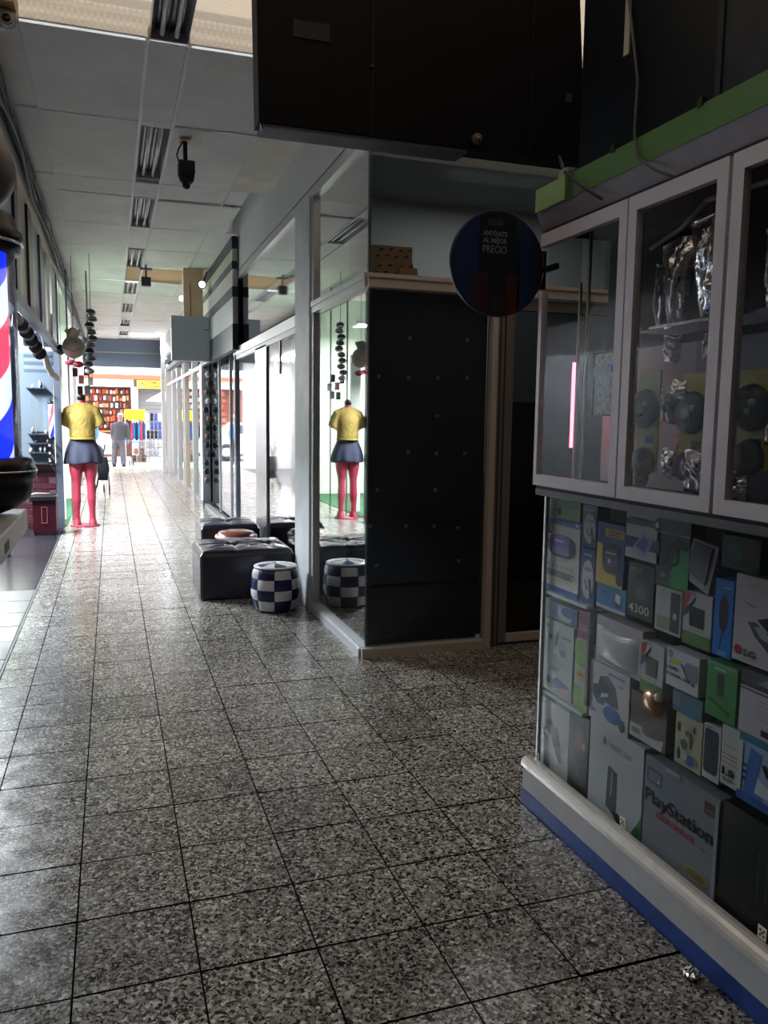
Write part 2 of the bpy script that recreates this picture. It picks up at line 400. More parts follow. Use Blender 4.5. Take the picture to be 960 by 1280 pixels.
# ---- translucent roof over the near part
rb = MB()
rb.add([(-3.6, .3, 3.76), (5, .3, 3.76), (5, 4.88, 3.72), (-3.6, 4.88, 3.72)], [(0, 1, 2, 3)], SHEET)
roof = S(rb, 'roof', label='beige translucent diamond-pattern roof sheeting')
MB().add([(-3.6, 4.88, 3.72), (5, 4.88, 3.72), (5, 4.90, 3.66), (-3.6, 4.90, 3.66), (5, 4.95, 3.615), (-3.6, 4.95, 3.615)], [(0, 1, 2, 3), (3, 2, 4, 5)], SHEET2).build('folded_edge', roof)
MB().box(-.275, -.26, .7, 4.9, 3.705, 3.715, C_('c0a888')).build('seam', roof)
S(MB().box(-3.6, 6, 4.96, 5.0, ZC+.02, 4.0, CEIL), 'trim_3', label='edge board closing the ceiling above the roof sheet')
# walls closing the near part
S(MB().box(1.92, 2.0, -7, 2.6, 0, 4.2, DKWALL), 'wall_right', label='dark wall behind the kiosk')
S(MB().box(-3.6, -3.5, -7, 24, 0, 4.2, SHOPW), 'wall_left', label='grey back wall of the shops on the left')
S(MB().box(-3.5, 2.0, -7.1, -7, 0, 4.2, GRWALL), 'wall_back', label='grey wall closing the arcade behind')
S(MB().box(-3.5, LX-.5, .8, 3.9, 0, 3.8, DKWALL), 'wall_left', label='grey wall before the barber shop')
S(MB().box(-3.6, 6, -7, .35, 3.8, 3.9, GRWALL), 'ceiling', label='roof slab behind the camera')
S(MB().box(5.0, 6.0, 2.6, 4.7, 0, 4.2, DKWALL).box(2.0, 5.0, 2.55, 2.6, 0, 4.2, DKWALL), 'wall_right', label='dark wall closing the side passage')  # unseen wall added so the front pane does not mirror open sky
# right shop interior shell
S(MB().box(4.6, 4.7, 4.8, 13.6, 0, 3.7, DKWALL).box(1.7, 4.7, 10.4, 10.5, 0, 3.7, DKWALL), 'wall_right', label='dark walls inside the glazed shop')
S(MB().box(1.5, 4.7, 4.75, 13.6, 3.42, 3.5, GRWALL), 'ceiling', label='ceiling inside the glazed shop')
S(MB().box(1.62, 6, 13.66, 24, 0, 4.2, DKWALL), 'wall_right', label='dark blocks of far right hand shops')

# ---- fascia over the right glazing
S(MB().box(1.47, 1.56, 4.66, 10.15, 3.23, 4.0, FASC), 'trim_4', label='white board fascia above the shop glazing')
S(MB().box(1.57, 5, 4.67, 4.74, 3.36, 3.95, C_('b99c80', .7)), 'trim_13', label='beige board high above the front glazing')
S(MB().box(1.49, 5, 4.66, 4.74, 3.12, 3.36, M('grey_upper_board', (.26, .27, .28), .7, noise=(2, .1))), 'trim_5', label='grey board above the front glazing')
# ---- glazed shop: side facing the walkway
win = thing('window_1', 'glazed shop side facing the walkway with aluminium frame', None, (0, 0, 0), kind='structure')
b = MB()
b.box(1.46, 1.53, 4.68, 10.15, 3.13, 3.20, ALUW); b.box(1.475, 1.53, 4.68, 10.15, 3.20, 3.235, ALUD); b.build('head_rail', win)
MB().box(1.44, 1.53, 4.70, 6.02, .0, .055, ALUW).box(1.455, 1.53, 4.70, 6.02, .055, .065, ALU).build('sill', win)
MB().box(1.45, 1.53, 6.56, 13.6, .0, .055, ALUD).build('sill', win)
MB().box(1.455, 1.53, 4.68, 6.02, 2.285, 2.365, ALUW).box(1.445, 1.455, 4.66, 6.02, 2.33, 2.365, ALU).build('transom', win)
MB().box(1.46, 1.53, 6.56, 10.15, 2.25, 2.34, ALUW).box(1.47, 1.5, 6.56, 10.15, 2.20, 2.25, ALUD).build('transom', win)
MB().cbox(1.445, 1.75, 6.06, 6.56, 0, 3.14, .002, COLM).build('column', win, label='grey painted column between the panes')
MB().box(1.46, 1.53, 5.99, 6.06, .05, 3.14, ALU).build('mullion', win)
MB().box(1.465, 1.53, 10.02, 10.15, .05, 3.6, ALUD).box(1.455, 1.465, 10.04, 10.08, .05, 3.2, ALU).build('mullion', win)
MB().box(1.470, 1.50, 8.0, 8.62, .05, 2.22, M('brushed_mirror_strip', (.42, .42, .46), .22, 1.0)).build('mullion', win, label='brushed metal upright before the mirror pane')
MB().box(1.478, 1.5, 7.35, 7.39, 1.9, 2.2, ALUD).build('mullion', win)
MB().box(1.487, 1.495, 4.73, 6.0, .06, 2.29, G_SIDE).build('glass_pane', win)
MB().box(1.487, 1.495, 4.73, 6.0, 2.365, 3.14, G_SIDE).build('glass_pane', win)
MB().box(1.487, 1.495, 6.56, 10.02, .055, 2.25, MIRROR).build('glass_pane', win, label='mirrored pane reflecting the walkway')
MB().box(1.487, 1.495, 6.56, 10.02, 2.34, 3.14, MIRROR).build('glass_pane', win)
for y in (11.2, 12.4): MB().box(1.555, 1.60, y, y+.035, .05, 2.4, ALU).build('mullion', win)
MB().box(1.575, 1.585, 10.15, 13.6, .055, 2.45, MIRROR).build('glass_pane', win, label='mirrored pane beyond the aluminium post')
MB().box(1.56, 1.64, 10.15, 13.64, 2.45, 3.6, C_('5a6070')).build('fascia', win)
# ---- glazed shop: front facing the camera
fr = thing('window_2', 'front pane of the shop backed with a black sheet', None, (0, 0, 0), kind='structure')
MB().box(1.455, 2.30, 4.66, 4.73, 0, .055, BEIGEALU).box(1.455, 2.30, 4.67, 4.73, .055, .063, ALUW).build('sill', fr)
MB().box(1.47, 5, 4.64, 4.73, 2.28, 2.35, BEIGEALU).box(1.46, 5, 4.63, 4.66, 2.335, 2.36, BEIGEALU).build('transom', fr)
MB().box(1.487, 1.493, 4.698, 4.704, .06, 3.13, C_('20302c')).build('glass_edge', fr)
MB().box(1.495, 2.30, 4.700, 4.707, .063, 2.28, G_FRONT).build('glass_pane', fr)
MB().box(1.495, 2.95, 4.700, 4.707, 2.36, 3.12, G_FRONT).build('glass_pane', fr)
MB().box(1.515, 2.30, 4.74, 4.75, .063, 2.28, BLACKSHEET).build('backing_sheet', fr, label='black sheet pinned behind the glass')
MB().box(1.497, 1.513, 4.74, 4.95, .063, 2.28, C_('3a464a')).build('backing_sheet', fr)
dots = [(1.769, 2.0), (2.158, 2.002), (1.57, 1.761), (1.763, 1.757), (1.961, 1.762), (2.164, 1.768), (1.961, 1.523), (1.771, 1.292), (1.961, 1.286), (2.155, 1.286), (1.568, 1.059), (1.96, 1.052), (1.523, 0.829), (1.763, 0.822), (1.954, 0.816), (2.122, 0.8), (1.568, 0.579), (2.134, 0.584)]
DOT = C_('8a8f92', .4)
dm = MB().lathe((0, 0, 0), [(.008, -.004), (.013, -.002), (.013, .001), (.006, .003)], DOT, 10, 'y').mesh('stud')
for x, z in dots:
    o = bpy.data.objects.new('stud', dm); COL.objects.link(o); o.parent = fr; o.location = (x, 4.737, z)
MB().box(2.25, 2.275, 4.685, 4.70, .065, .09, WHITE).build('clip', fr)
MB().box(2.295, 2.335, 4.65, 4.72, 0, 2.28, BEIGEALU).build('jamb', fr)
MB().box(2.335, 2.39, 4.67, 4.73, 0, 2.28, C_('6e6a66')).box(2.362, 2.366, 4.664, 4.671, 0, 2.28, BLACKM).build('jamb', fr)
# ---- door right of the black pane
dr = thing('door_1', 'dark glazed aluminium door beside the black pane', None, (0, 0, 0), kind='structure')
MB().box(2.40, 2.455, 4.665, 4.72, .03, 2.26, C_('6e6a66')).box(3.2, 3.26, 4.665, 4.72, .03, 2.26, C_('6e6a66')).box(2.455, 3.2, 4.665, 4.72, .03, .085, BEIGEALU).box(2.455, 3.2, 4.665, 4.72, 2.2, 2.26, C_('6e6a66')).build('frame', dr)
MB().box(2.455, 3.2, 4.690, 4.696, .085, 2.2, G_DARK).build('glass_pane', dr)
MB().box(2.46, 3.2, 4.76, 4.77, .085, 1.62, BLACKSHEET).build('backing_sheet', dr)
S(MB().box(3.26, 5, 4.67, 4.74, 0, 2.28, DKWALL), 'wall_right', label='dark wall right of the glazed door')
S(MB().box(2.2, 4.6, 6.9, 6.95, 1.0, 3.42, M('grey_wall', (.30, .33, .32), .8)), 'wall_right', label='grey partition seen through the door glass')
MB2 = MB().lathe((0, 0, 0), [(.012, 0), (.03, -.01), (.03, -.03), (.012, -.05)], ALU, 10, 'y')

# ---- right side beyond: next shop's post, striped fascia, far posts
S(MB().box(1.43, 1.56, 13.62, 13.74, 0, 2.5, ALUD).box(1.56, 1.66, 13.62, 13.70, 0, .08, ALUD), 'trim_6', label='dark metal corner post of the next shop on the right')
w3 = thing('window_3', 'glazed front of the far right hand shops', None, (0, 0, 0), kind='structure')
for y in (15.3, 17.0, 17.4, 18.9, 20.4): MB().box(1.44, 1.54, y, y+.09, 0, 2.6, ALU if y != 17.0 else BEIGEALU).build('mullion', w3)
MB().box(1.46, 1.54, 13.74, 22.4, 0, .05, ALUD).build('sill', w3)
MB().box(1.44, 1.54, 13.74, 22.4, 2.3, 2.36, ALU).build('transom', w3)
MB().box(1.49, 1.50, 13.74, 22.4, .05, 2.3, MIRROR).build('glass_pane', w3)
MB().box(1.49, 1.50, 13.74, 22.4, 2.36, 2.7, MIRROR).build('glass_pane', w3)
for k, (z0, z1, x) in enumerate([(2.70, 2.80, 1.43), (2.86, 2.98, 1.41), (3.02, 3.6, 1.40)]):
    MB().box(x, 1.6, 13.8, 22.4, z0, z1, [C_('8d8f94'), C_('4a4f58'), C_('a9a7a6')][k]).build('fascia', w3)
endp = S(MB().box(1.30, 1.40, 22.35, 22.6, 0, 3.6, ALU).box(1.42, 1.56, 22.35, 22.6, 0, 3.6, ALUW), 'trim_7', label='pale post at the far right corner of the arcade mouth')

# striped fascia sign
st = thing('striped_fascia_sign', 'fascia sign of broad dark and white stripes above the right hand shops', 'sign', (1.40, 9.7, 2.3))
zb = [3.60, 3.46, 3.32, 3.23, 3.03, 2.91, 2.60, 2.30]
cl = ['2f3440', 'b9b7a8', '3a3f4c', 'c9c6c4', '343947', 'b2b4ba', '2c3140']
for k in range(7): MB().box(1.39 if k % 2 == 0 else 1.395, 1.455, 9.72, 13.3, zb[k+1], zb[k], C_(cl[k])).build('stripe', st)
# ---- left side: facade frame above the barber shop, posts
wl = thing('window_4', 'glazed transom band above the open barber shop', None, (0, 0, 0), kind='structure')
MB().box(LX-.03, LX+.03, 3.0, 11.4, 3.30, 3.36, BEIGEALU).build('head_rail', wl)
MB().box(LX-.02, LX+.04, 3.0, 23, 3.36, ZC, C_('3c3f48')).build('fascia', wl)
tc = ['c4d6e0', '26242e', 'd8d0b4', '2b2430', 'c6ccd6', '3a3c48', 'b4b4b6', 'a4a29c', '44424a', 'd0d0cc']
yy = [5.9, 6.7, 6.95, 7.75, 8.15, 9.0, 9.3, 9.9, 10.3, 10.6, 11.4]
for k in range(10):
    MB().box(LX-.03 if 'a' > tc[k][0] and k % 2 == 0 else LX-.045, LX-.015 + (.02 if k % 2 else 0), yy[k], yy[k+1]-.02, 2.38, 3.30, C_(tc[k], .25)).build('panel', wl)
MB().box(LX-.04, LX+.02, 5.9, 11.4, 2.32, 2.40, ALUD).build('transom', wl)
S(MB().box(LX-.06, LX+.02, 11.40, 11.52, 0, 3.5, C_('6a7180', .35, metal=.5)), 'trim_8', label='blue-grey metal post at the corner of the barber shop')
S(MB().box(LX-.16, LX-.11, 11.0, 11.08, 2.2, 3.5, BEIGEALU), 'trim_9', label='thin beige post above the barber shop')
S(MB().box(-.995, -.93, 9.2, 9.3, .8, 2.4, C_('8f97a3', .3, metal=.4)).box(-1.09,-1.05,9.2,9.3,.0,2.6,C_('4a4a58')), 'trim_10', label='pale grey post inside the barber shop front')
S(MB().box(-3.5, -3.42, 3.9, 11.4, 0, .62, M('dark_wood_panelling', (.055, .05, .05), .6)).box(-3.5, -3.42, 3.9, 11.4, 2.5, 3.8, M('dark_upper_wall', (.055, .05, .05), .6)).box(-3.5, -3.43, 3.9, 11.4, .62, 2.5, GRWALL).box(-3.42, -1.14, 3.9, 3.96, 0, 3.8, DKWALL), 'wall_left', label='white wall band between dark panelling inside the barber shop')  # dark panels added to darken what the kiosk glass reflects
# pale green clothes shop beyond
S(MB().box(-3.5, LX-.02, 11.52, 11.58, 2.3, 3.8, GRWALL).box(-1.1, LX-.06, 11.5, 11.56, .0, .86, DKWALL), 'wall_left', label='partition wall between the barber shop and the clothes shop')
S(MB().box(-3.4, LX-.05, 15.4, 15.5, 0, 3.8, PALEGR).box(-2.6, -2.5, 11.6, 15.4, 0, 3.8, PALEGR), 'wall_left', label='pale green walls inside the clothes shop')
S(MB().box(-.80, LX+.0, 12.3, 12.35, .0, 2.5, PALEGR), 'wall_left', label='pale green panel behind the mannequin')
S(MB().box(-2.5, LX+.04, 11.6, 15.4, -.004, .008, CARPET), 'floor', label='green carpet of the clothes shop')
S(MB().box(-3.4, -2.6, 15.5, 23.6, 0, 3.8, SHOPW).box(-2.6, LX-.03, 23.4, 23.5, 0, 3.8, SHOPW), 'wall_left', label='pale back walls of the open far left hand shops')
for k, (y, c) in enumerate([(15.8, 'b8a898'), (17.0, '2c2e38'), (18.3, '9c8478'), (19.2, '3c4454'), (20.6, 'c8b8a8'), (21.8, '5a3c40')]):
    S(MB().box(-2.6, -2.2, y, y+.75, 0, 2.1, C_(c)), 'partition', label='%s panel unit inside the far left shops' % ['beige', 'black', 'tan', 'slate blue', 'cream', 'maroon'][k])
for y in (16.5, 18.5, 20.5):
    S(MB().box(LX-.03, LX+.03, y, y+.1, 0, 3.5, ALU), 'trim_11', label='metal post along the far left shop fronts')

# ================================================================== KIOSK
KE = 2.675; KS = .55   # far end and near end along the walkway
kio = thing('display_kiosk', 'long display kiosk with blue skirting, glass showcase and green header', 'kiosk', (1.7, 1.6, 0))
MB().box(1.50, 1.90, KS, KE, 0, .062, BLUEK).build('skirting', kio)
MB().box(1.503, 1.90, KS, KE, .062, .155, KICK).build('kick_board', kio)
rl = MB(); prof = [(1.497, .152), (1.497, .168), (1.502, .180), (1.512, .188), (1.525, .190), (1.545, .186), (1.555, .176), (1.555, .152)]
rl.prism([(x, KS, z) for x, z in prof], (0, KE+.006-KS, 0), RAILW); rl.build('rail', kio)
MB().box(1.56, 1.90, KS, KE, .150, .156, KICK).build('case_floor', kio)
MB().box(1.555, 1.560, KS, KE-.02, .17, 1.235, G_CASE).build('glass_pane', kio)
MB().box(1.56, 1.88, KE-.026, KE-.020, .156, 1.235, G_CASE).build('glass_pane', kio)
MB().box(1.80, 1.88, KS, KE, .156, 3.2, C_('14161c', .7)).build('back_board', kio)
MB().box(1.550, 1.565, KE-.024, KE-.012, .16, 1.235, ALU).build('corner_bead', kio)
for z in (.8445, .4540): MB().box(1.562, 1.80, 2.372, KE-.03, z, z+.011, C_('aab4b2', .3)).build('shelf', kio)
MB().box(1.565, 1.585, 2.352, 2.366, .50, .84, C_('3c4042', .4)).build('divider', kio)
for z in (.86, .44): MB().box(1.70, 1.80, KS, 2.35, z-.15, z-.14, C_('2a2d33')).build('shelf', kio)
MB().box(1.52, 1.88, KS, KE, 1.235, 1.262, C_('23252a', .5)).box(1.505, 1.52, KS, KE-.02, 1.225, 1.25, C_('5d6064', .4)).build('case_top', kio)
# cabinet above: doors along the walkway
MB().box(1.53, 1.86, KS, KE, 1.262, 1.275, C_('4a4340', .6)).build('cabinet_floor', kio)
MB().box(1.52, 1.86, KS, KE, 2.175, 2.19, C_('2c2d33', .6)).build('cabinet_top', kio)
MB().box(1.785, 1.80, 2.15, KE-.02, 1.275, 1.76, C_('a9b2b6', .5)).box(1.785, 1.80, KS, 2.15, 1.43, 1.76, C_('8d979c', .5)).build('back_panel', kio, label='pale lower back panel of the cabinet')  # pale tone stands in for the light band reflected in the doors
MB().box(1.53, 1.78, KE-.026, KE-.020, 1.275, 2.175, G_CASE).build('glass_pane', kio)
DF = C_('d6d5df', .4, metal=.05)
dy = [(2.145, 2.665, .018, .035), (1.722, 2.138, .035, .035), (1.285, 1.708, .035, .035), (.86, 1.272, .035, .035)]
for k, (a, b_, t, tt) in enumerate(dy):
    d = MB()
    hz = 2.172; t_near = .040
    d.box(1.498, 1.522, a, b_, 1.262, 1.302, DF); d.box(1.498, 1.522, a, b_, hz-.045, hz, DF)
    d.box(1.498, 1.522, a, a+t_near, 1.302, hz-.045, DF)
    if k == 0: d.box(1.498, 1.522, b_-.022, b_, 1.302, 1.97, DF)
    else: d.box(1.498, 1.522, b_-t_near, b_, 1.302, hz-.045, DF)
    dd = d.build('cabinet_door', kio)
    MB().box(1.508, 1.512, a+.02, b_-.015, 1.30, hz-.04, G_CASE).build('glass_pane', dd)
for y in (2.50, 2.21): MB().box(1.60, 1.61, y, y+.008, 1.275, 2.175, C_('b4b4b4', .4)).build('upright', kio)
MB().box(1.62, 1.63, 2.585, 2.593, 1.275, 2.0, BEIGEALU).build('upright', kio)
MB().box(1.53, 1.78, KS, 2.15, 1.775, 1.783, G_DARK).build('shelf', kio)
# soffit and green header
MB().prism([(1.50, KS, 2.255), (1.53, KS, 2.19), (1.86, KS, 2.19), (1.86, KS, 2.255)], (0, KE+.03-KS, 0), SOFF).build('soffit', kio)
MB().box(1.497, 1.56, KS, 2.455, 2.255, 2.335, GREEN).build('header_board', kio)
MB().box(1.490, 1.56, 2.50, 2.70, 2.255, 2.335, GREENL).build('header_board', kio, label='bright light green end of the header')
MB().box(1.50, 1.56, 2.455, 2.50, 2.25, 2.345, C_('4a5a3c')).box(1.51, 1.56, 2.52, 2.58, 2.335, 2.37, C_('9a9a92')).build('header_joint', kio)
MB().box(1.505, 1.515, 1.79, 2.44, 2.335, 3.15, M('dark_glossy_panel', (.006, .009, .013), .35, spec=.2, bump=(3, .2, .02))).build('upper_panel', kio)
MB().box(1.505, 1.515, 1.0, 1.775, 2.335, 3.15, C_('2c3138', .45, noise=(12, .35))).box(1.50, 1.518, 1.775, 1.795, 2.335, 3.15, C_('2a2e34')).build('upper_panel', kio, label='scuffed grey panel above the green header')
MB().box(1.50, 1.518, 2.18, 2.205, 2.60, 3.15, BEIGEALU).build('upper_strip', kio)
for y in (2.22, 1.83): MB().box(1.492, 1.505, y, y+.02, 2.33, 2.352, C_('2e3a2c')).build('bracket', kio)
# red glowing tube, hanging frame, stickers
t = MB().tube([(1.66, 2.70-.03, 1.40), (1.66, 2.67, 1.72)], .006, M('red_neon', (1, .1, .15), .3, emit=(1, .06, .12), es=5), n=10)
t.build('light_tube', label='thin vertical red glowing tube in the first cabinet', cat='light', org=(1.66, 2.67, 1.40))
hf = thing('trinket_board', 'small black-framed board of trinkets hanging in the first cabinet', 'frame', (1.66, 2.44, 1.50))
MB().frame_x(2.345, 2.535, 1.52, 1.745, 1.655, 1.667, .006, BLACKM).build('frame', hf)
MB().box(1.660, 1.664, 2.351, 2.529, 1.526, 1.739, C_('7c8a84', noise=(90, .8))).build('board', hf)
MB().box(1.655, 1.660, 2.352, 2.528, 1.660, 1.695, C_('1b1f28')).box(1.652, 1.656, 2.42, 2.435, 1.675, 1.70, C_('3f52d8')).build('label_strip', hf)
MB().tube([(1.66, 2.36, 1.745), (1.66, 2.43, 1.80), (1.66, 2.52, 1.745)], .0015, BLACKM, n=5).build('cord', hf)
KU, KV = (0, -1, 0), (0, 0, 1)
for i, (y, z) in enumerate([(2.655, .175), (2.095, .185), (1.50, .185)]):
    s = MB().box(1.552, 1.5548, y-.014, y+.014, z-.003, z+.03, C_('d8d4c4'))
    for a, b_ in ((-.006, .006), (.006, .006), (-.006, .02), (.006, .02), (0, .013)): s.box(1.5512, 1.552, y+a-.003, y+a+.003, z+b_-.003, z+b_+.003, BLACKM)
    s.build('sticker', label=['small white sticker at the far corner of the showcase rail', 'small white sticker below the white console box', 'small white sticker near the black box in the showcase'][i], cat='sticker', org=(1.553, y, z))
MB().lathe((1.565, 2.66, 1.10), [(.006, 0), (.022, .004), (.024, .008), (.012, .016)], C_('c2c6c8', .3), 16, 'x').build('suction_cup', label='clear suction cup at the top left of the showcase', cat='suction cup', org=(1.565, 2.66, 1.10))

# ---- boxes behind the glass. art() draws in the unit square of a box face
class Box:
    def __init__(s, name, label, cat, y1, y0, z1, z0, col, depth=.06, group=None, rough=.35, x=1.575, resc=True, gloss=None):
        k = x/1.62 if resc else 1
        s.y1, s.y0 = y1*k, y0*k; s.z1, s.z0 = 1.5+(z1-1.5)*k, 1.5+(z0-1.5)*k; s.x = x
        if s.y1-s.y0 > .02: s.y1 -= .003; s.y0 += .002
        s.mb = MB().box(x, x+depth, s.y0, s.y1, s.z0, s.z1, C_(col, rough)); s.n = 0
        s.org = (x+depth/2, (s.y0+s.y1)/2, s.z0); s.name, s.label, s.cat, s.group = name, label, cat, group; s.txt = []
    def P(s, u, v): s_ = s; return (s_.x-.0004-.00025*s_.n, s_.y1-(s_.y1-s_.y0)*u, s_.z0+(s_.z1-s_.z0)*v)
    def poly(s, pts, col, rough=.35):
        s.n += 1; s.mb.add([s.P(*p) for p in pts], [tuple(range(len(pts)))], C_(col, rough)); return s
    def rect(s, u0, v0, u1, v1, col): return s.poly([(u0, v0), (u1, v0), (u1, v1), (u0, v1)], col)
    def ell(s, u, v, a, b, col, n=18): return s.poly([(u+a*math.cos(2*PI*i/n), v+b*math.sin(2*PI*i/n)) for i in range(n)], col)
    def rr(s, u0, v0, u1, v1, col, r=.2):
        pts = []
        ru, rv = r*(u1-u0), r*(v1-v0)
        for cx, cy_, a0 in ((u1-ru, v1-rv, 0), (u0+ru, v1-rv, 90), (u0+ru, v0+rv, 180), (u1-ru, v0+rv, 270)):
            for i in range(4): a = math.radians(a0+30*i); pts.append((cx+ru*math.cos(a), cy_+rv*math.sin(a)))
        return s.poly(pts, col)
    def lines(s, u0, u1, v0, v1, n, col, h=.3):
        for i in range(n):
            v = v1-(v1-v0)*(i+.5)/n; dh = (v1-v0)/n*h/2
            s.rect(u0, v-dh, u1-random.uniform(0, .25)*(u1-u0), v+dh, col)
        return s
    def t(s, body, u, v, h, width, col, bold=0): s.n += 1; s.txt.append((body, u, v, h, width, col, bold, s.n)); return s
    def done(s):
        o = s.mb.build(s.name, org=s.org, label=s.label, cat=s.cat, group=s.group)
        for body, u, v, h, wd, col, bold, n in s.txt:
            p = s.P(u, v); p = (s.x-.0006-.00025*n, p[1], p[2])
            text(body, p, KU, KV, h*(s.z1-s.z0), C_(col), o, width=wd*(s.y1-s.y0), bold=bold*(s.z1-s.z0), depth=.0002)
        return o

B = Box('card', 'green card with a dark key picture at the showcase top left', 'card', 2.748, 2.523, 1.203, 1.130, '5d8a55', .01)
B.rect(.25, .0, 1, .6, '76a262').rect(.02, .40, .35, .44, '20302a').rect(.30, .2, .42, .55, '18241f').done()
B = Box('console_box', 'white box picturing a black handheld console with purple screen', 'box', 2.764, 2.517, 1.126, .839, 'b4b7b0', .06)
B.rect(0, .925, 1, 1, '2b62a4').rect(0, .0, 1, .085, '2a5aa0').rect(0, .085, 1, .10, 'c8ccc8').rect(.88, .94, .96, .985, 'b0c4dc')
B.rr(.08, .50, .90, .80, '1a1c26', .35).rr(.10, .52, .88, .78, '23253a', .35).rect(.22, .53, .72, .785, '6f6aa6').rect(.22, .53, .72, .63, '8a86b4').lines(.28, .6, .69, .74, 1, 'd8d4ea', .5)
for i in range(6): B.rect(.10+.14*i, .355, .14+.14*i, .39, '4a4c50')
B.lines(.04, .96, .22, .31, 3, '3c4048', .6)
B.done()
for k, (z1, z0) in enumerate([(1.202, 1.048), (1.045, .839)]):
    B = Box('earphone_box', ['narrow navy earphone box with an oval window, upper one', 'narrow navy earphone box with an oval window, lower one'][k], 'box', 2.510, 2.414, z1, z0, '1d3566', .05, 'navy earphone boxes with oval windows')
    B.rr(.12, .10, .92, .80, 'a7abb4', .45).rect(.30, .60, .80, .66, '6b7180').poly([(.30, .42), (.42, .30), (.60, .27), (.62, .30), (.46, .34), (.34, .46)], '2a2c36').poly([(.58, .45), (.74, .48), (.84, .16), (.70, .12), (.66, .3)], '191b22').rect(.2, .87, .8, .9, '93a6c8').done()
B = Box('blister_pack', 'blue and yellow blister pack holding a small black device', 'blister pack', 2.412, 2.247, 1.152, .936, '25427c', .04)
B.rect(.0, .0, .22, .66, 'b8a63a').poly([(0, 0), (1, 0), (.9, .14), (.3, .30), (0, .4)], 'b3a03c').rect(.30, .78, 1, .92, 'a99a3e').lines(.4, .95, .80, .9, 2, '4a4326', .4).rect(.3, .92, .95, 1, '30507c')
B.rr(.25, .20, .85, .68, '15171f', .3).rr(.32, .32, .78, .60, '3b4254', .3).rect(.35, .52, .72, .54, 'cfd4dc').ell(.5, .4, .06, .04, 'b9c2cc').ell(.88, .14, .12, .10, '2a3148').done()
B = Box('cable_box', 'white and blue box picturing a white adapter with jack cable', 'box', 2.249, 2.065, 1.210, 1.055, 'b4b6bc', .05)
B.rect(0, .72, 1, .84, '44516c').poly([(.02, .86), (.6, .80), (.8, .82), (.8, .87), (.3, .88)], '1a1c24').ell(.9, .80, .09, .12, '2a3450').ell(.9, .80, .05, .07, 'c4c8d0').rect(0, .22, 1, .46, '39447c').poly([(.25, .25), (.55, .60), (.80, .42), (.62, .10), (.4, .08)], '8fa0c8').poly([(.32, .28), (.55, .52), (.72, .38), (.58, .16)], '3a508c').done()
B = Box('slim_blue_box', 'flat bright blue box showing a white card reader', 'box', 2.401, 2.227, .935, .850, '2b6c9e', .05)
B.rect(0, 0, 1, .14, 'a9b4bc').poly([(.62, .35), (.62, .75), (.86, .70), (.88, .25), (.7, .2)], '1c3c62').poly([(.66, .45), (.66, .78), (.83, .74), (.83, .38)], 'c0ccd2').lines(.12, .45, .5, .75, 2, '174a70', .5).done()
B = Box('battery_pack', 'dark blister pack printed 4300 on a grey device', 'blister pack', 2.224, 2.085, 1.042, .861, '1c2026', .04)
B.rr(.25, .28, .85, .72, '39434a', .3).rr(.38, .36, .72, .6, '55625f', .35).rect(.15, .0, 1, .12, '28333c').t('MAX', .12, .84, .10, .42, '9a8c62', .002).t('4300', .08, .10, .16, .80, 'a9b09a', .004).done()
B = Box('headset_pack', 'clear blister with black headset on a green card', 'blister pack', 2.087, 1.929, 1.205, .992, '1f3a34', .05)
B.rect(0, .78, 1, 1, '3a4a50').rect(0, .78, 1, .795, '7fb59a').poly([(.42, .02), (1, .02), (1, .62), (.62, .58), (.5, .3)], '2e8a50').poly([(.1, .05), (.5, .02), (.45, .3), (.2, .3)], '23613f')
B.poly([(.2, .32), (.42, .62), (.70, .76), (.96, .60), (.9, .58), (.68, .70), (.46, .56), (.28, .30)], '0e1014').poly([(.30, .25), (.72, .38), (.75, .60), (.62, .66), (.62, .40), (.32, .18)], '121519').ell(.25, .17, .17, .10, '15181e').ell(.25, .17, .1, .05, '5b656c').done()
# tilted clear pack
tp = MB(); x = 1.577; k = x/1.62
def kp(y, z): return (y*k, 1.5+(z-1.5)*k)
q = [kp(1.918, 1.163), kp(1.812, 1.15), kp(1.845, 1.005), kp(1.952, 1.040)]
tp.prism([(x, a, b_) for a, b_ in q], (.03, 0, 0), C_('8e8c8c', .3))
cx_ = sum(a for a, _ in q)/4; cz_ = sum(b_ for _, b_ in q)/4
q2 = [((a-cx_)*.72+cx_, (b_-cz_)*.76+cz_+.008) for a, b_ in q]
tp.prism([(x-.006, a, b_) for a, b_ in q2], (.006, 0, 0), C_('6c6c74', .12))
tp.build('clear_pack', label='grey clear-windowed pack leaning at a tilt', cat='pack', org=(1.59, cx_*1, cz_-.07))
B = Box('clamshell_pack', 'rounded dark green clamshell pack at the showcase top', 'pack', 1.803, 1.656, 1.192, 1.099, '1c2a2a', .04)
B.rr(.02, .04, .98, .98, '35504a', .25).rr(.06, .1, .94, .92, '2a3d3d', .25).ell(.8, .5, .14, .25, '4b3a2c').ell(.35, .5, .2, .3, '3a5450').done()
B = Box('lamp_box', 'white box with tall dark picture and beige foot', 'box', 2.078, 1.952, .990, .850, 'a7a9ae', .05)
B.rect(.06, .06, .93, .95, 'a3a6ac').rect(.08, .06, .6, .35, '8a8876').rect(.60, .06, .95, .94, '30333a').ell(.78, .42, .07, .08, 'aeb2b4').lines(.15, .5, .7, .9, 3, '8c8f98', .3).done()
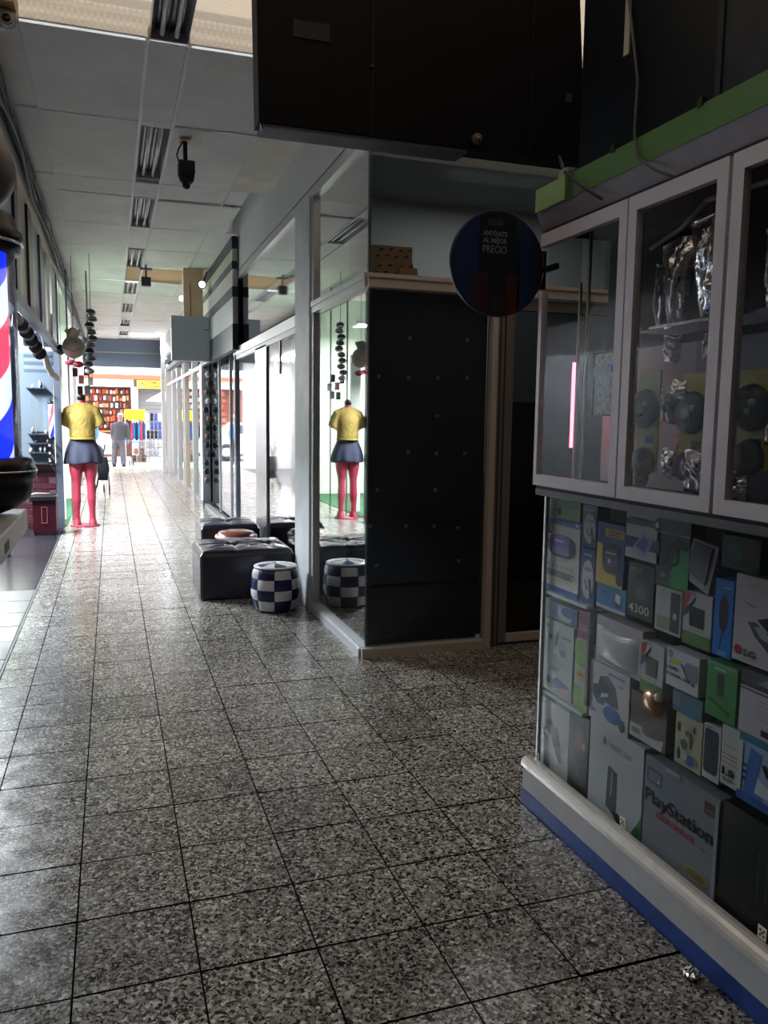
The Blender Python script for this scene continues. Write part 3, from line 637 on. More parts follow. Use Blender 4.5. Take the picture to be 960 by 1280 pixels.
def wallet(y1, y0, z1, z0, lab, extra=None):
    B = Box('wallet_box', lab, 'box', y1, y0, z1, z0, 'a2a4aa', .05, 'white wallet boxes with a green foot')
    B.rect(0, 0, 1, .24, '51713a').poly([(0, .95), (.26, .95), (.1, .70), (0, .70)], '9c2f35').poly([(.0, .70), (.1, .70), (.45, .88), (.40, .92), (.2, .60), (0, .48)], '4d4a72').poly([(.24, .36), (.74, .36), (.76, .72), (.22, .74)], '16181f').lines(.1, .5, .95, .99, 1, '5a3a42', .4).lines(.2, .7, .27, .33, 1, '8a9a80', .4).done()
wallet(1.947, 1.822, 1.003, .842, 'white, red and green box picturing a black wallet, upper right one')
wallet(2.136, 2.019, .799, .628, 'white, red and green box picturing a black wallet, lower left one')
B = Box('mouse_box', 'tall blue box picturing a black cabled device', 'box', 1.819, 1.742, 1.064, .843, '1462ae', .05)
B.rr(.28, .32, .78, .80, '161a26', .45).poly([(.5, .34), (.56, .34), (.46, .18), (.40, .05), (.36, .05), (.42, .2)], '10203c').lines(.5, .9, .88, .92, 1, '7fa6d0', .5).rect(.3, .02, .8, .08, '4c8ac4').done()
B = Box('optical_drive_box', 'large white box picturing a black disc drive', 'box', 1.741, 1.480, 1.092, .852, 'a19fa4', .06)
B.poly([(.32, .53), (.56, .62), (1, .56), (1, .20), (.62, .30), (.52, .40)], '1c1d24').poly([(.20, .48), (.30, .50), (.55, .38), (.62, .20), (.5, .2), (.30, .34)], '3c3e48').poly([(.28, .45), (.42, .46), (.56, .30), (.4, .33)], '8b8d96').poly([(.1, .72), (.22, .66), (.34, .66), (.2, .69)], '6a6c78')
B.ell(.085, .13, .055, .055, '8e2a45').t('LG', .17, .085, .075, .16, '3a3a40', .003).lines(.16, .34, .03, .06, 1, '8a8a90', .4).lines(.2, .6, .85, .93, 2, '85858e', .3).done()
B = Box('hard_drive_case_box', 'white case box with a grey drive and external case lettering', 'box', 2.010, 1.860, .809, .692, 'aeb0b8', .05)
B.ell(.12, .86, .08, .10, '6b7076').t('hp', .08, .81, .10, .08, 'c4c8cc').poly([(.08, .60), (.42, .66), (.45, .78), (.10, .72)], 'a8ab4a').poly([(.5, .62), (.65, .80), (.95, .78), (.97, .36), (.75, .26)], '6f7791').poly([(.45, .68), (.5, .70), (.75, .28), (.72, .26)], '1e2028')
B.t('1.FWD', .02, .44, .10, .36, '2a2c34', .002).t('EXTERNAL CASE', .01, .28, .085, .76, '2a2c34', .002).poly([(.80, .24), (.9, .24), (.86, .32)], '15161c').done()
B = Box('green_cable_box', 'bright green box picturing a dark stick and cable', 'box', 1.832, 1.709, .823, .661, '3a7a45', .05)
B.rect(.36, .42, .58, .82, '2c3c34').poly([(.08, .30), (.1, .34), (.78, .18), (.8, .14)], '22402c').ell(.78, .17, .05, .02, '1c3424').lines(.25, .7, .86, .92, 1, '86b49a', .6).rect(0, .93, 1, 1, '5c8468').done()
B = Box('white_spec_box', 'plain white box with faint print right of the green box', 'box', 1.701, 1.500, .790, .662, 'a2a0aa', .05)
B.lines(.3, .9, .35, .85, 5, '84838e', .15).rect(.42, .08, .8, .22, '1e2028').rect(.0, .94, 1, .97, '3a3c42').done()
B = Box('silver_pack', 'dark and silver pack lying below the disc drive box', 'pack', 1.702, 1.500, .838, .796, '3e4046', .05)
B.poly([(.3, .3), (.9, .1), (.95, .6), (.5, .8)], '77797f').done()
B = Box('flat_blue_pack', 'small blue and white pack under the first shelf', 'pack', 2.768, 2.515, .800, .735, '7d9092', .05)
B.rect(.30, .05, .43, .95, '3f62a0').ell(.68, .5, .22, .42, 'a9b6ba').ell(.75, .65, .2, .3, '44608c').rect(.85, 0, 1, .9, '34507e').done()
B = Box('maroon_box', 'small maroon box above the green and white box', 'box', 2.511, 2.430, .812, .700, '6e3544', .05)
B.lines(.15, .85, .35, .55, 2, 'a07884', .6).rect(0, 0, 1, .06, '9a9a8c').done()
B = Box('tall_green_box', 'tall green and white box with a yellow round seal', 'box', 2.524, 2.428, .697, .440, 'a3ab9e', .05)
B.poly([(0, .66), (.5, .62), (1, .64), (1, 1), (0, 1)], '6f9440').poly([(0, .0), (1, 0), (1, .22), (.5, .32), (0, .34)], '6a9236').ell(.48, .50, .30, .09, 'a4994a').lines(.3, .7, .49, .53, 1, '3c3a26', .6).done()
B = Box('earbud_box', 'tall white box with leaf-like earbud pictures', 'box', 2.768, 2.533, .728, .440, '9fafab', .05)
B.poly([(.42, .60), (.52, .70), (.56, .84), (.50, .88), (.44, .78)], '2c3634').ell(.68, .60, .10, .05, '4c5a54').ell(.64, .68, .08, .05, '8fa09a').ell(.30, .76, .05, .04, '4a5250').ell(.2, .9, .06, .03, '5a6a64').lines(.64, .95, .80, .84, 1, '4e5a58', .6)
B.ell(.40, .50, .10, .06, '7d8f98').ell(.55, .42, .12, .05, '8796a0').ell(.45, .34, .1, .04, '707f88').poly([(.35, .16), (.55, .24), (.98, .18), (.7, .12), (.45, .08)], '3c5478').poly([(.5, .05), (.95, .02), (.95, .13), (.7, .14)], 'a88a80').ell(.28, .16, .08, .06, '4f6a88').done()
B = Box('clear_pouch_box', 'pinkish white box behind a puffed clear pouch', 'box', 2.393, 2.128, .822, .655, '97929a', .05)
B.lines(.05, .6, .02, .12, 2, 'a8a4aa', .4)
o = B.done()
pm = MB(); yy0, yy1, zz0, zz1 = 2.09, 2.32, .685, .80
for i in range(1):
    n = 12; vs = []; fs = []
    for a in range(n+1):
        for b_ in range(n+1):
            u = a/n; v = b_/n; h = (math.sin(PI*u)*math.sin(PI*v))**.5*.014
            vs.append((1.574-h, yy1-(yy1-yy0)*u, zz0+(zz1-zz0)*v-(.012*math.sin(u*3))+.010))
    for a in range(n):
        for b_ in range(n): fs.append((a*(n+1)+b_, (a+1)*(n+1)+b_, (a+1)*(n+1)+b_+1, a*(n+1)+b_+1))
    pm.add(vs, fs, C_('a9adad', .12), True)
pm.build('clear_pouch', o)
B = Box('web_camera_box', 'white box picturing a dark and blue camera', 'box', 2.420, 2.182, .652, .440, 'a9adb2', .06)
B.poly([(.18, .55), (.28, .78), (.48, .84), (.66, .70), (.76, .38), (.55, .36), (.3, .44)], '1e2630').poly([(.08, .42), (.1, .60), (.28, .64), (.45, .46), (.4, .32), (.22, .3)], '24324a').ell(.60, .22, .22, .14, '2c4f90').poly([(.3, .42), (.5, .5), (.48, .55), (.32, .50)], 'b6bcc4').ell(.86, .14, .08, .10, '1c2436').lines(.48, .95, .86, .92, 1, '5a6a86', .6).lines(.75, .88, .74, .78, 1, '3a4050', .6).lines(.04, .2, .1, .22, 1, '5c6066', .5).done()
B = Box('slim_console_box', 'white box with black header picturing a slim console', 'box', 2.759, 2.539, .420, .125, 'a3a8ac', .07)
B.rect(0, .93, 1, 1, '50565a').t('PLAYSTATION 2', .03, .945, .045, .50, '1c2024').t('DVD', .08, .86, .03, .12, '5c6266')
B.poly([(.28, .62), (.36, .70), (.50, .62), (.62, .62), (.72, .42), (.80, .18), (.70, .18), (.50, .34), (.42, .48), (.36, .48)], '20242a').poly([(.12, .50), (.24, .56), (.34, .54), (.34, .46), (.24, .42), (.14, .42)], '2c3036').done()
B = Box('black_game_box', 'narrow black box with a bronze controller and green cross', 'box', 2.543, 2.407, .422, .118, '24272a', .07)
B.poly([(.2, .55), (.35, .85), (.75, .80), (.9, .50), (.6, .42)], '4a4540').poly([(.3, .58), (.5, .78), (.72, .66), (.6, .5)], '6a5b4c').ell(.78, .62, .07, .05, 'a8a49a').poly([(.38, .22), (.44, .20), (.50, .27), (.58, .20), (.64, .22), (.54, .30), (.62, .36), (.56, .38), (.49, .32), (.42, .38), (.37, .36), (.46, .29)], '2a6a30').lines(.3, .7, .93, .96, 1, '4a7a50', .6).done()
B = Box('large_console_box', 'large white box picturing a standing black game console', 'box', 2.404, 2.090, .440, .108, 'a4a9ad', .09)
B.poly([(.74, 0), (1, 0), (1, .30), (.93, .18), (.84, .06)], '3c8050').poly([(.36, .14), (.38, .58), (.42, .60), (.55, .56), (.56, .16), (.5, .12)], '22262c').poly([(.44, .28), (.46, .56), (.475, .56), (.46, .28)], '8b9096').poly([(.40, .14), (.60, .15), (.66, .06), (.68, .0), (.62, .02), (.5, .1)], '1c2026')
B.poly([(.26, .80), (.295, .90), (.33, .80), (.31, .78), (.295, .82), (.28, .78)], '59756a').t('XBOX 360', .37, .79, .065, .42, '83908f', .0).done()
B = Box('bronze_controller_pack', 'pack with a shiny bronze moulded controller', 'pack', 2.177, 1.990, .618, .463, '453c38', .05)
B.poly([(0, .0), (.9, -.0), (.95, .25), (.8, .2), (.5, .16), (0, .30)], 'a5a5a2').rect(0, .0, .36, .30, '9c9c98').t('XBOX', .05, .1, .12, .26, '3c3c3c')
o = B.done()
MB().ball((1.572, 2.00, .635), .055, M('bronze', (.35, .20, .12), .22, .7), 16, 10, sx=.35, sy=.95, sz=.72).ball((1.57, 1.975, .655), .02, C_('b9a892', .2), 10, 6, sx=.6).build('moulded_body', o)
B = Box('floral_box', 'cream box printed with leaves and a blue flower', 'box', 1.952, 1.831, .625, .464, '9b9a84', .05)
for u, v, a, b_ in [(.35, .42, .14, .10), (.60, .55, .08, .16), (.48, .66, .10, .06), (.15, .2, .06, .12), (.12, .72, .05, .1), (.72, .78, .05, .08)]: B.ell(u, v, a, b_, '4a5c50', 10)
B.ell(.58, .16, .30, .12, '77848e').ell(.62, .17, .18, .10, '3f5482').ell(.40, .22, .12, .1, '93a09a').rect(.55, .25, .57, .85, '6f8078').done()
B = Box('teal_pack', 'translucent teal pack above the cream floral box', 'pack', 1.972, 1.838, .686, .622, '4e6a76', .05)
B.poly([(.3, .0), (.9, .0), (.9, .5), (.5, .8)], '3f6f86').poly([(0, .3), (.3, .2), (.25, .9), (0, .9)], '6a7c80').done()
B = Box('tablet_box', 'white box with a dark navy rounded tablet', 'box', 1.830, 1.756, .632, .470, 'a2a6a4', .05)
B.rr(.06, .12, .90, .93, '1d2338', .14).lines(.1, .6, .955, .985, 1, '3c4046', .5).done()
B = Box('capacity_box', 'white box printed 1.0 with thin red lines', 'box', 1.757, 1.687, .655, .484, 'a0a3a2', .05)
B.rect(.05, .52, .98, .54, '9c5c60').rect(.05, .45, .98, .47, '9c5c60').rect(.05, .38, .98, .395, '9c5c60').rect(.15, .66, .8, .68, '83867c').t('1.0', .12, .17, .13, .68, '16181c', .004).t('TB USB', .12, .08, .05, .6, '4a4c50').done()
B = Box('water_print_box', 'blue watery printed pack with a small dark stick', 'pack', 1.690, 1.480, .658, .471, '7b96b0', .05)
B.rect(0, .90, 1, 1, '2f6484').poly([(.1, .1), (.2, .85), (.4, .8), (.32, .3), (.5, .1)], '3f62a0').poly([(.5, .2), (.7, .7), (1, .8), (1, .1)], '5478ac').poly([(.35, .45), (.6, .35), (.55, .2), (.3, .2)], 'a7b4bc').poly([(.40, .66), (.46, .69), (.56, .55), (.50, .50)], '23242e').rect(0, 0, 1, .13, '24548c').rect(.0, .13, .07, .88, 'a4acae').lines(.09, .16, .3, .6, 3, '223a66', .5).done()
B = Box('silver_console_box', 'large silver-grey box with big dark lettering across it', 'box', 2.084, 1.742, .430, .108, '6f757c', .09)
B.rect(.0, .0, 1, .55, '727880').poly([(0, .55), (.55, .62), (.5, 1), (0, 1)], '6a7383').rr(.03, .74, .26, .90, '4a4c5c', .1).rr(.06, .77, .23, .87, '6e6c78', .1).poly([(.18, .78), (.22, .78), (.20, .81)], 'c0c4c8')
B.rect(.82, .80, .95, .92, '4a3c42').rect(.84, .83, .93, .85, '7d5c58')
B.t('PlayStation', .02, .545, .135, .92, '1b1e22', .003).t('DUAL SHOCK', .20, .435, .060, .52, 'a03a3e', .002).t('TM', .80, .43, .02, .04, '4a4c50')
B.ell(.76, .15, .16, .06, '8f8058').ell(.76, .15, .13, .045, '7a6c48').lines(.66, .88, .12, .18, 2, '4f4630', .4).rect(.3, .96, .5, 1, '8a9098').rect(.96, 0, 1, .95, '868c92').done()
B = Box('large_black_box', 'large black box with faint vertical print at the near end', 'box', 1.735, 1.30, .44, .108, '14171a', .09)
for i in range(7): B.rect(.32+.07*i, .3+.04*(i % 3), .33+.07*i, .75-.05*(i % 2), '3a3e42')
B.lines(.2, .5, .18, .25, 2, '33373a', .4).done()

# ---- foil bags and yellow headset cards in the upper cabinets
FOIL = M('silver_foil', (.72, .70, .70), .13, 1.0, bump=(30, .6, .012))
FOILD = M('smoky_foil', (.26, .25, .26), .24, 1.0, bump=(20, .5, .01))
BROWNF = M('gold_brown_print', (.16, .10, .03), .3, .5, noise=(60, .7))
def bag(name, label, x, y1, y0, z1, z0, mat, seed, puff=.028, taper=.0, group=None, lean=0):
    rnd = random.Random(seed); nu, nv = 16, 20; vs = []; fs = []
    ph = [rnd.uniform(0, 6) for _ in range(6)]
    for side in (1, -1):
        for a in range(nu+1):
            for b_ in range(nv+1):
                u = a/nu; v = b_/nv
                e = (max(math.sin(PI*u), 0)**.6)*(max(math.sin(PI*min(v*1.06, 1)), 0)**.5)
                crease = .006*math.sin(9*u+ph[0]+5*v)*math.sin(13*v+ph[1]+3*u)+.003*math.sin(17*u+ph[2]-7*v)+.002*math.sin(23*v+ph[3]+8*u)
                wd = 1-taper*(1-v)**1.3
                yc = (y1+y0)/2+lean*(1-v); y = yc+(.5-u)*(y1-y0)*wd
                xx = x-side*(puff*e+.002)-crease*e*(1 if side == 1 else .5)
                vs.append((xx, y, z0+(z1-z0)*v+.006*math.sin(5*u+ph[4])))
    N_ = (nu+1)*(nv+1)
    for s_ in (0, 1):
        for a in range(nu):
            for b_ in range(nv):
                i = s_*N_+a*(nv+1)+b_; q = (i, i+nv+1, i+nv+2, i+1); fs.append(q if s_ == 0 else q[::-1])
    return MB().add(vs, fs, mat, True).build(name, org=(x, (y1+y0)/2, z0), label=label, cat='bag', group=group)
rod = MB().tube([(1.585, 1.90, 2.115), (1.585, 2.0, 2.06), (1.585, 2.14, 2.03)], .0075, C_('a4a2aa', .25), 8).tube([(1.585, 1.25, 2.09), (1.585, 1.90, 2.115)], .0075, C_('a4a2aa', .25), 8)
rod.build('hanging_rod', label='thin metal rod carrying the foil bags', cat='rod', org=(1.585, 1.7, 2.05))
bag('foil_bag', 'smoky grey foil bag hanging first from the far door', 1.63, 2.165, 2.075, 1.99, 1.79, FOILD, 1, taper=.3)
bag('foil_bag', 'silver foil bag with a folded rolled top edge, tapering down', 1.60, 2.10, 1.955, 2.035, 1.785, FOIL, 2, taper=.55, lean=-.01)
bb = bag('foil_bag', 'large bright silver foil bag beside the door stile', 1.59, 1.965, 1.775, 2.075, 1.79, FOIL, 3, taper=.45, lean=-.02)
MB().box(1.560, 1.562, 1.775, 1.845, 1.955, 2.055, BROWNF).build('print', bb, label='brown and gold printed patch')
bag('foil_bag', 'long silver foil bag in the nearest cabinet', 1.60, 1.69, 1.575, 1.99, 1.79, FOIL, 4, taper=.3)
bag('foil_bag', 'smoky foil bag at the frame edge in the nearest cabinet', 1.62, 1.57, 1.42, 2.0, 1.79, FOILD, 5, taper=.3)
YEL = C_('a39c22', .4); 
cards = [(2.17, 2.065, 1.66, 1.345, 'yellow headset card behind the far stile of the second door'), (1.965, 1.84, 1.64, 1.345, 'yellow headset card in the middle of the second door'), (1.735, 1.625, 1.64, 1.38, 'yellow headset card seen through the nearest door')]
for i, (y1, y0, z1, z0, lab) in enumerate(cards):
    c = thing('headset_card', lab, 'headset pack', (1.59, (y1+y0)/2, z0), 'yellow headset cards in foil wrapping')
    MB().box(1.588, 1.592, y0, y1, z0, z1, YEL).build('card', c)
    yc = (y1+y0)/2; zc = z0+(z1-z0)*.62
    MB().lathe((1.587, yc, zc), [(.058, .0), (.062, -.01), (.055, -.03), (.03, -.036)], BLACK, 20, 'x').build('ear_cup', c)
    MB().lathe((1.553, yc, zc), [(.028, .0), (.024, -.006), (.012, -.008)], C_('5d6470', .25), 16, 'x').build('ear_cap', c)
    MB().lathe((1.587, yc, z0+.03), [(.046, 0), (.05, -.01), (.04, -.03)], BLACK, 20, 'x').build('ear_cup', c)
    bb = MB().ball((1.545, yc-.02, zc-.01), .011, C_('8fa6b0', .3), 10, 6).ball((1.545, yc-.035, zc+.012), .011, C_('8fa6b0', .3), 10, 6); bb.build('button', c)
    MB().box(1.5868, 1.588, yc-.03, yc+.01, zc-.105, zc-.08, C_('3c3a1c')).build('print', c)
SM = M('clear_crinkled_wrap', (.75, .77, .8), .12, 1.0, bump=(40, .8, .014))
fl = [(1.66, 2.15, 2.075, 1.60, 1.50), (1.62, 2.10, 2.02, 1.76, 1.68), (1.64, 2.045, 1.98, 1.46, 1.33), (1.56, 2.13, 2.075, 1.38, 1.30), (1.548, 1.955, 1.90, 1.62, 1.57), (1.63, 1.93, 1.87, 1.76, 1.68), (1.545, 1.885, 1.80, 1.42, 1.30), (1.56, 2.0, 1.95, 1.42, 1.34),
      (1.58, 1.615, 1.56, 1.62, 1.44), (1.58, 1.60, 1.50, 1.42, 1.29), (1.55, 1.705, 1.65, 1.37, 1.30), (1.61, 1.54, 1.45, 1.7, 1.45)]
where = ['below the far stile of the second door', 'high beside the far stile of the second door', 'low in the middle of the second door', 'lowest left behind the second door', 'across the middle yellow card', 'high beside the middle yellow card', 'low right behind the second door', 'left of the low right wrap in the second door',
         'right of the nearest yellow card', 'low behind the nearest door', 'lowest left behind the nearest door', 'at the frame edge behind the nearest door']
for i, (x, y1, y0, z1, z0) in enumerate(fl):
    bag('wrapped_pack', 'crinkled silver wrapped pack '+where[i], x, y1, y0, z1, z0, SM if i % 3 else FOILD, 20+i, puff=.018, taper=.25 if i % 2 else -.15, lean=.01*(i % 3-1), group='wrapped packs behind the cabinet doors')
MB().cbox(1.60, 1.70, 1.80, 1.88, 1.276, 1.40, .01, C_('5a5460', .3)).build('grey_pack', label='grey block-shaped pack standing low behind the second door', cat='pack', org=(1.63, 1.86, 1.276))

# ================================================================== CEILING THINGS
def make_lamp(y0, y1, label):
    t = thing('ceiling_lamp', label, 'lamp', (.365, (y0+y1)/2, ZC), 'unlit twin-tube ceiling lamps in a row')
    h = (y1-y0)/2; c = (y0+y1)/2
    b = MB(); x0, x1 = .262, .468
    b.box(x0, x1, y0+.01, y1-.01, ZC+.055, ZC+.065, TROUGH)
    b.prism([(x0, y0+.01, ZC-.002), (x0+.035, y0+.01, ZC+.055), (x0, y0+.01, ZC+.055)], (0, 2*h-.02, 0), TROUGHR)
    b.prism([(x1, y0+.01, ZC-.002), (x1, y0+.01, ZC+.055), (x1-.035, y0+.01, ZC+.055)], (0, 2*h-.02, 0), TROUGHR)
    b.prism([(.355, y0+.02, ZC+.055), (.375, y0+.02, ZC+.055), (.365, y0+.02, ZC+.015)], (0, 2*h-.04, 0), TROUGHR)
    b.build('trough', t)
    for ya in (y0, y1-.014): MB().box(x0-.012, x1+.012, ya, ya+.014, ZC-.006, ZC+.06, RAIL).build('end_plate', t)
    for x in (.325, .405):
        MB().tube([(x, y0+.03, ZC+.018), (x, y1-.03, ZC+.018)], .014, TUBE, 10).build('tube', t)
        for ya in (y0+.014, y1-.034): MB().tube([(x, ya, ZC+.018), (x, ya+.02, ZC+.018)], .015, BLACKM, 8).build('socket', t)
nm = ['nearest unlit twin-tube lamp, below the beige roof sheet', 'unlit twin-tube lamp beside the hanging bracket, second from the camera', 'third unlit twin-tube ceiling lamp from the camera', 'fourth unlit twin-tube lamp, just before the beige ceiling panel',
      'fifth unlit twin-tube lamp, just behind the beige ceiling panel', 'sixth unlit twin-tube ceiling lamp from the camera', 'seventh unlit twin-tube ceiling lamp, last but one', 'farthest unlit twin-tube lamp, beside the blue-grey beam']
for (a, b_), l in zip(lamps, nm): make_lamp(a, b_, l)
# projector-like bracket
pj = thing('ceiling_bracket', 'black device hanging from the ceiling on a short pole', 'bracket', (.59, 6.55, ZC))
MB().box(.575, .605, 6.53, 6.56, 3.42, ZC+.03, BLACKM).build('pole', pj)
MB().box(.55, .63, 6.49, 6.60, ZC-.02, ZC-.005, C_('d8a878')).build('ceiling_plate', pj)
MB().cbox(.535, .655, 6.47, 6.60, 3.335, 3.43, .008, C_('3a3b3e')).build('housing', pj)
MB().lathe((.595, 6.53, 3.285), [(.03, -.02), (.05, 0), (.06, .03), (.062, .052)], BLACK, 16).ball((.59, 6.50, 3.25), .03, BLACK).build('dome', pj)
MB().tube([(.575, 6.53, 3.58), (.54, 6.52, 3.52), (.525, 6.52, 3.47), (.54, 6.52, 3.42)], .006, BLACKM, 6).build('cable', pj)
pj2 = thing('ceiling_bracket', 'grey box hanging from a bracket at the beige ceiling panel', 'bracket', (.52, 12.0, ZC))
MB().box(.505, .53, 11.98, 12.0, 3.42, ZC, C_('6b6a66')).build('pole', pj2)
MB().box(.44, .60, 11.97, 12.01, 3.53, 3.56, C_('8a8680')).build('crossbar', pj2)
MB().cbox(.455, .58, 11.93, 12.03, 3.31, 3.43, .006, C_('4a4a4a')).build('housing', pj2)
# wall camera top left
wc = thing('security_camera', 'dome security camera on a beige box at the top left', 'camera', (-.43, 4.55, 3.45))
MB().cbox(-.505, -.385, 4.40, 4.62, 3.44, 3.545, .006, C_('b99c74')).build('mount_box', wc)
MB().lathe((-.44, 4.52, 3.44), [(.055, 0), (.058, -.02), (.05, -.06), (.03, -.078)], C_('9c9a94', .4), 18).build('body', wc)
MB().lathe((-.425, 4.475, 3.385), [(.03, 0), (.03, -.025), (.022, -.03)], C_('8a8884', .3), 16, 'y').build('lens_ring', wc)
MB().lathe((-.425, 4.448, 3.385), [(.021, 0), (.02, -.004)], BLACK, 14, 'y').build('lens', wc)
S(MB().tube([(-.555, 4.5, 3.5), (-.545, 4.9, 3.3), (-.56, 5.2, 3.42)], .02, C_('8a857a')), 'trim_12', label='pale wall edge strip at the top left')
# spotlights
def spot(x, y, z, label, lit):
    t = thing('spotlight', label, 'lamp', (x, y, z), 'small spotlights by the striped fascia')
    MB().lathe((x, y, z), [(.03, .06), (.05, .02), (.062, -.05), (.06, -.06)], BLACKM, 16, 'y').build('shade', t)
    MB().lathe((x, y-.058, z), [(.052, 0), (.03, -.01)], M('spot_glass', (.9, .9, .95), .1, emit=(.9, .95, 1), es=lit), 16, 'y').build('lens', t)
    MB().tube([(x+.02, y, z+.03), (x+.06, y+.02, z+.14), (x+.09, y+.02, z+.2)], .009, BLACKM, 6).build('arm', t)
spot(1.27, 11.9, 3.36, 'small spotlight clipped at the striped fascia above the grey hanging sign', 1.2)
spot(1.16, 14.0, 3.44, 'small spotlight glinting beyond the grey hanging sign', 3.0)
# grey projecting sign
ps = thing('projecting_sign', 'blank grey square sign projecting over the walkway', 'sign', (1.12, 12.1, 2.3))
MB().cbox(.85, 1.385, 12.0, 12.16, 2.30, 2.93, .004, C_('bcc2c8', .5)).build('panel', ps)
MB().box(1.03, 1.30, 12.02, 12.16, 2.93, 3.6, C_('e4c8a4')).box(1.12, 1.128, 12.012, 12.02, 2.93, 3.4, C_('3a302a')).build('bracket_box', ps)
MB().box(1.30, 1.38, 11.995, 12.0, 2.745, 2.755, BLACKM).build('latch', ps)
# bright lamp at far post
lm = thing('bulb_lamp', 'glaring white bulb at the top of the far right post', 'lamp', (1.40, 22.2, 3.3))
MB().ball((1.38, 22.2, 3.28), .09, M('bright_bulb', (1, 1, 1), .3, emit=(.95, .98, 1), es=40)).build('bulb', lm)
MB().tube([(1.38, 22.2, 3.36), (1.38, 22.2, 3.6)], .03, WHITE).build('holder', lm)
MB().tube([(1.45, 22.28, 2.8), (1.45, 22.28, 3.25)], .02, M('tube_lit', (1, 1, 1), .3, emit=(1, 1, 1), es=5)).build('tube', lm)
tl = thing('batten_lamp', 'long lit fluorescent batten in the far left hand shops', 'lamp', (-1.6, 19.5, 3.14))  # added fixture for the fill light that brightens the middle of the arcade
MB().box(-1.65, -1.55, 16.4, 22.6, 3.14, 3.2, WHITE).build('housing', tl); MB().tube([(-1.6, 16.5, 3.12), (-1.6, 22.5, 3.12)], .02, TUBEON).build('tube', tl)
# lit tubes inside the shops on the left, the barber one added as fill (their light is the two area lights above)
tl = thing('batten_lamp', 'lit fluorescent batten inside the clothes shop', 'lamp', (-1.9, 13.6, 3.14))
MB().box(-2.45, -1.1, 13.56, 13.64, 3.14, 3.2, WHITE).build('housing', tl); MB().tube([(-2.42, 13.6, 3.12), (-1.15, 13.6, 3.12)], .02, TUBEON).build('tube', tl)
tl = thing('batten_lamp', 'lit fluorescent batten inside the barber shop', 'lamp', (-2.2, 10.0, 3.24))  # added fill fixture, kept clear of the kiosk reflections
MB().box(-2.25, -2.15, 8.8, 11.2, 3.24, 3.3, WHITE).build('housing', tl); MB().tube([(-2.2, 8.85, 3.22), (-2.2, 11.15, 3.22)], .02, TUBEON).build('tube', tl)
# cable bundles along the left top
cb = thing('cable_bundle', 'tangle of dark cables running along the left ceiling edge', 'cables', (-.6, 8, 3.4))
rnd = random.Random(3)
for k in range(9):
    pts = []; x = LX+.05+rnd.uniform(0, .05); z0 = 3.36+.018*k; ph = rnd.uniform(0, 6)
    y = 4.6
    while y < 14.5: pts.append((x+.02*math.sin(y*1.7+ph), y, z0+.035*math.sin(y*2.3+ph*2)+rnd.uniform(-.012, .012))); y += .35
    MB().tube(pts, rnd.choice([.006, .008, .012]), C_(rnd.choice(['16171c', '22242b', '3c3e46', '8d8f94'])), 5).build('cable', cb)

# ================================================================== SIGNS NEAR
sg = thing('hanging_sign_box', 'large black sign box hanging across the upper middle', 'sign', (1.2, 3.0, 2.55))
MB().prism([(.53, 3.0, 2.555), (1.882, 3.0, 2.555), (1.795, 3.0, 3.55), (.515, 3.0, 3.55)], (0, .1, 0), M('black_sign_back', (.005, .005, .007), .6, spec=.12, noise=(3, .4), bump=(5, .2, .01))).build('panel', sg)
MB().box(.545, 1.35, 3.005, 3.12, 2.540, 2.555, C_('4e5056')).build('lower_edge', sg, label='grey metal lower edge')
for x in (.955, 1.62): MB().box(x-.002, x+.002, 2.9975, 3.0, 2.56, 3.5, C_('1c1d20')).build('seam', sg)
MB().box(.655, .79, 2.9965, 3.0, 2.86, 2.92, C_('1e1f22')).build('patch', sg)
MB().box(1.775, 1.805, 2.9965, 3.0, 2.785, 2.82, C_('393432')).build('patch', sg)
MB().lathe((1.385, 2.998, 2.592), [(.022, 0), (.022, -.012), (.012, -.02)], C_('5a5148', .4), 14, 'y').build('bolt', sg)
MB().lathe((1.385, 2.978, 2.592), [(.007, 0), (.005, -.004)], C_('a09a90', .3), 10, 'y').build('bolt_tip', sg)
MB().lathe((.955, 2.998, 2.80), [(.009, 0), (.006, -.005)], C_('2a2a2c'), 10, 'y').build('bolt', sg)
for x in (.6, 1.8): MB().tube([(x, 3.05, 3.54), (x, 3.05, 3.85)], .006, BLACKM, 6).build('hanger', sg)
MB().tube([(.54, 3.02, 2.56), (.55, 3.03, 2.535)], .006, ALU, 6).build('hook', sg)
cb2 = MB().tube([(1.74, 2.97, 2.56), (1.62, 2.73, 2.43), (1.484, 2.49, 2.34), (1.484, 2.38, 2.265), (1.487, 2.27, 2.20)], .0055, BLACKM, 6)
cb2.build('power_cable', label='black cable sloping from the sign to the kiosk top', cat='cable', org=(1.6, 2.7, 2.4))
gc = MB().tube([(1.50, 2.30, 3.1), (1.494, 2.18, 2.75), (1.492, 2.115, 2.5), (1.489, 2.115, 2.35), (1.487, 2.09, 2.27), (1.494, 2.0, 2.21), (1.497, 1.94, 2.18)], .0045, C_('5c6068'), 6)
gc.build('grey_cable', label='thin grey cable hanging down over the green header', cat='cable', org=(1.49, 2.1, 2.2))
ds = thing('round_sign', 'dark round advertising sign projecting at the kiosk end', 'sign', (1.375, 2.76, 1.88))
MB().lathe((1.372, 2.76, 2.075), [(.188, .012), (.191, .008), (.191, -.008), (.188, -.012)], C_('1c2436', .35), 56, 'y').build('disc', ds)
dd = MB(); yf = 2.7475
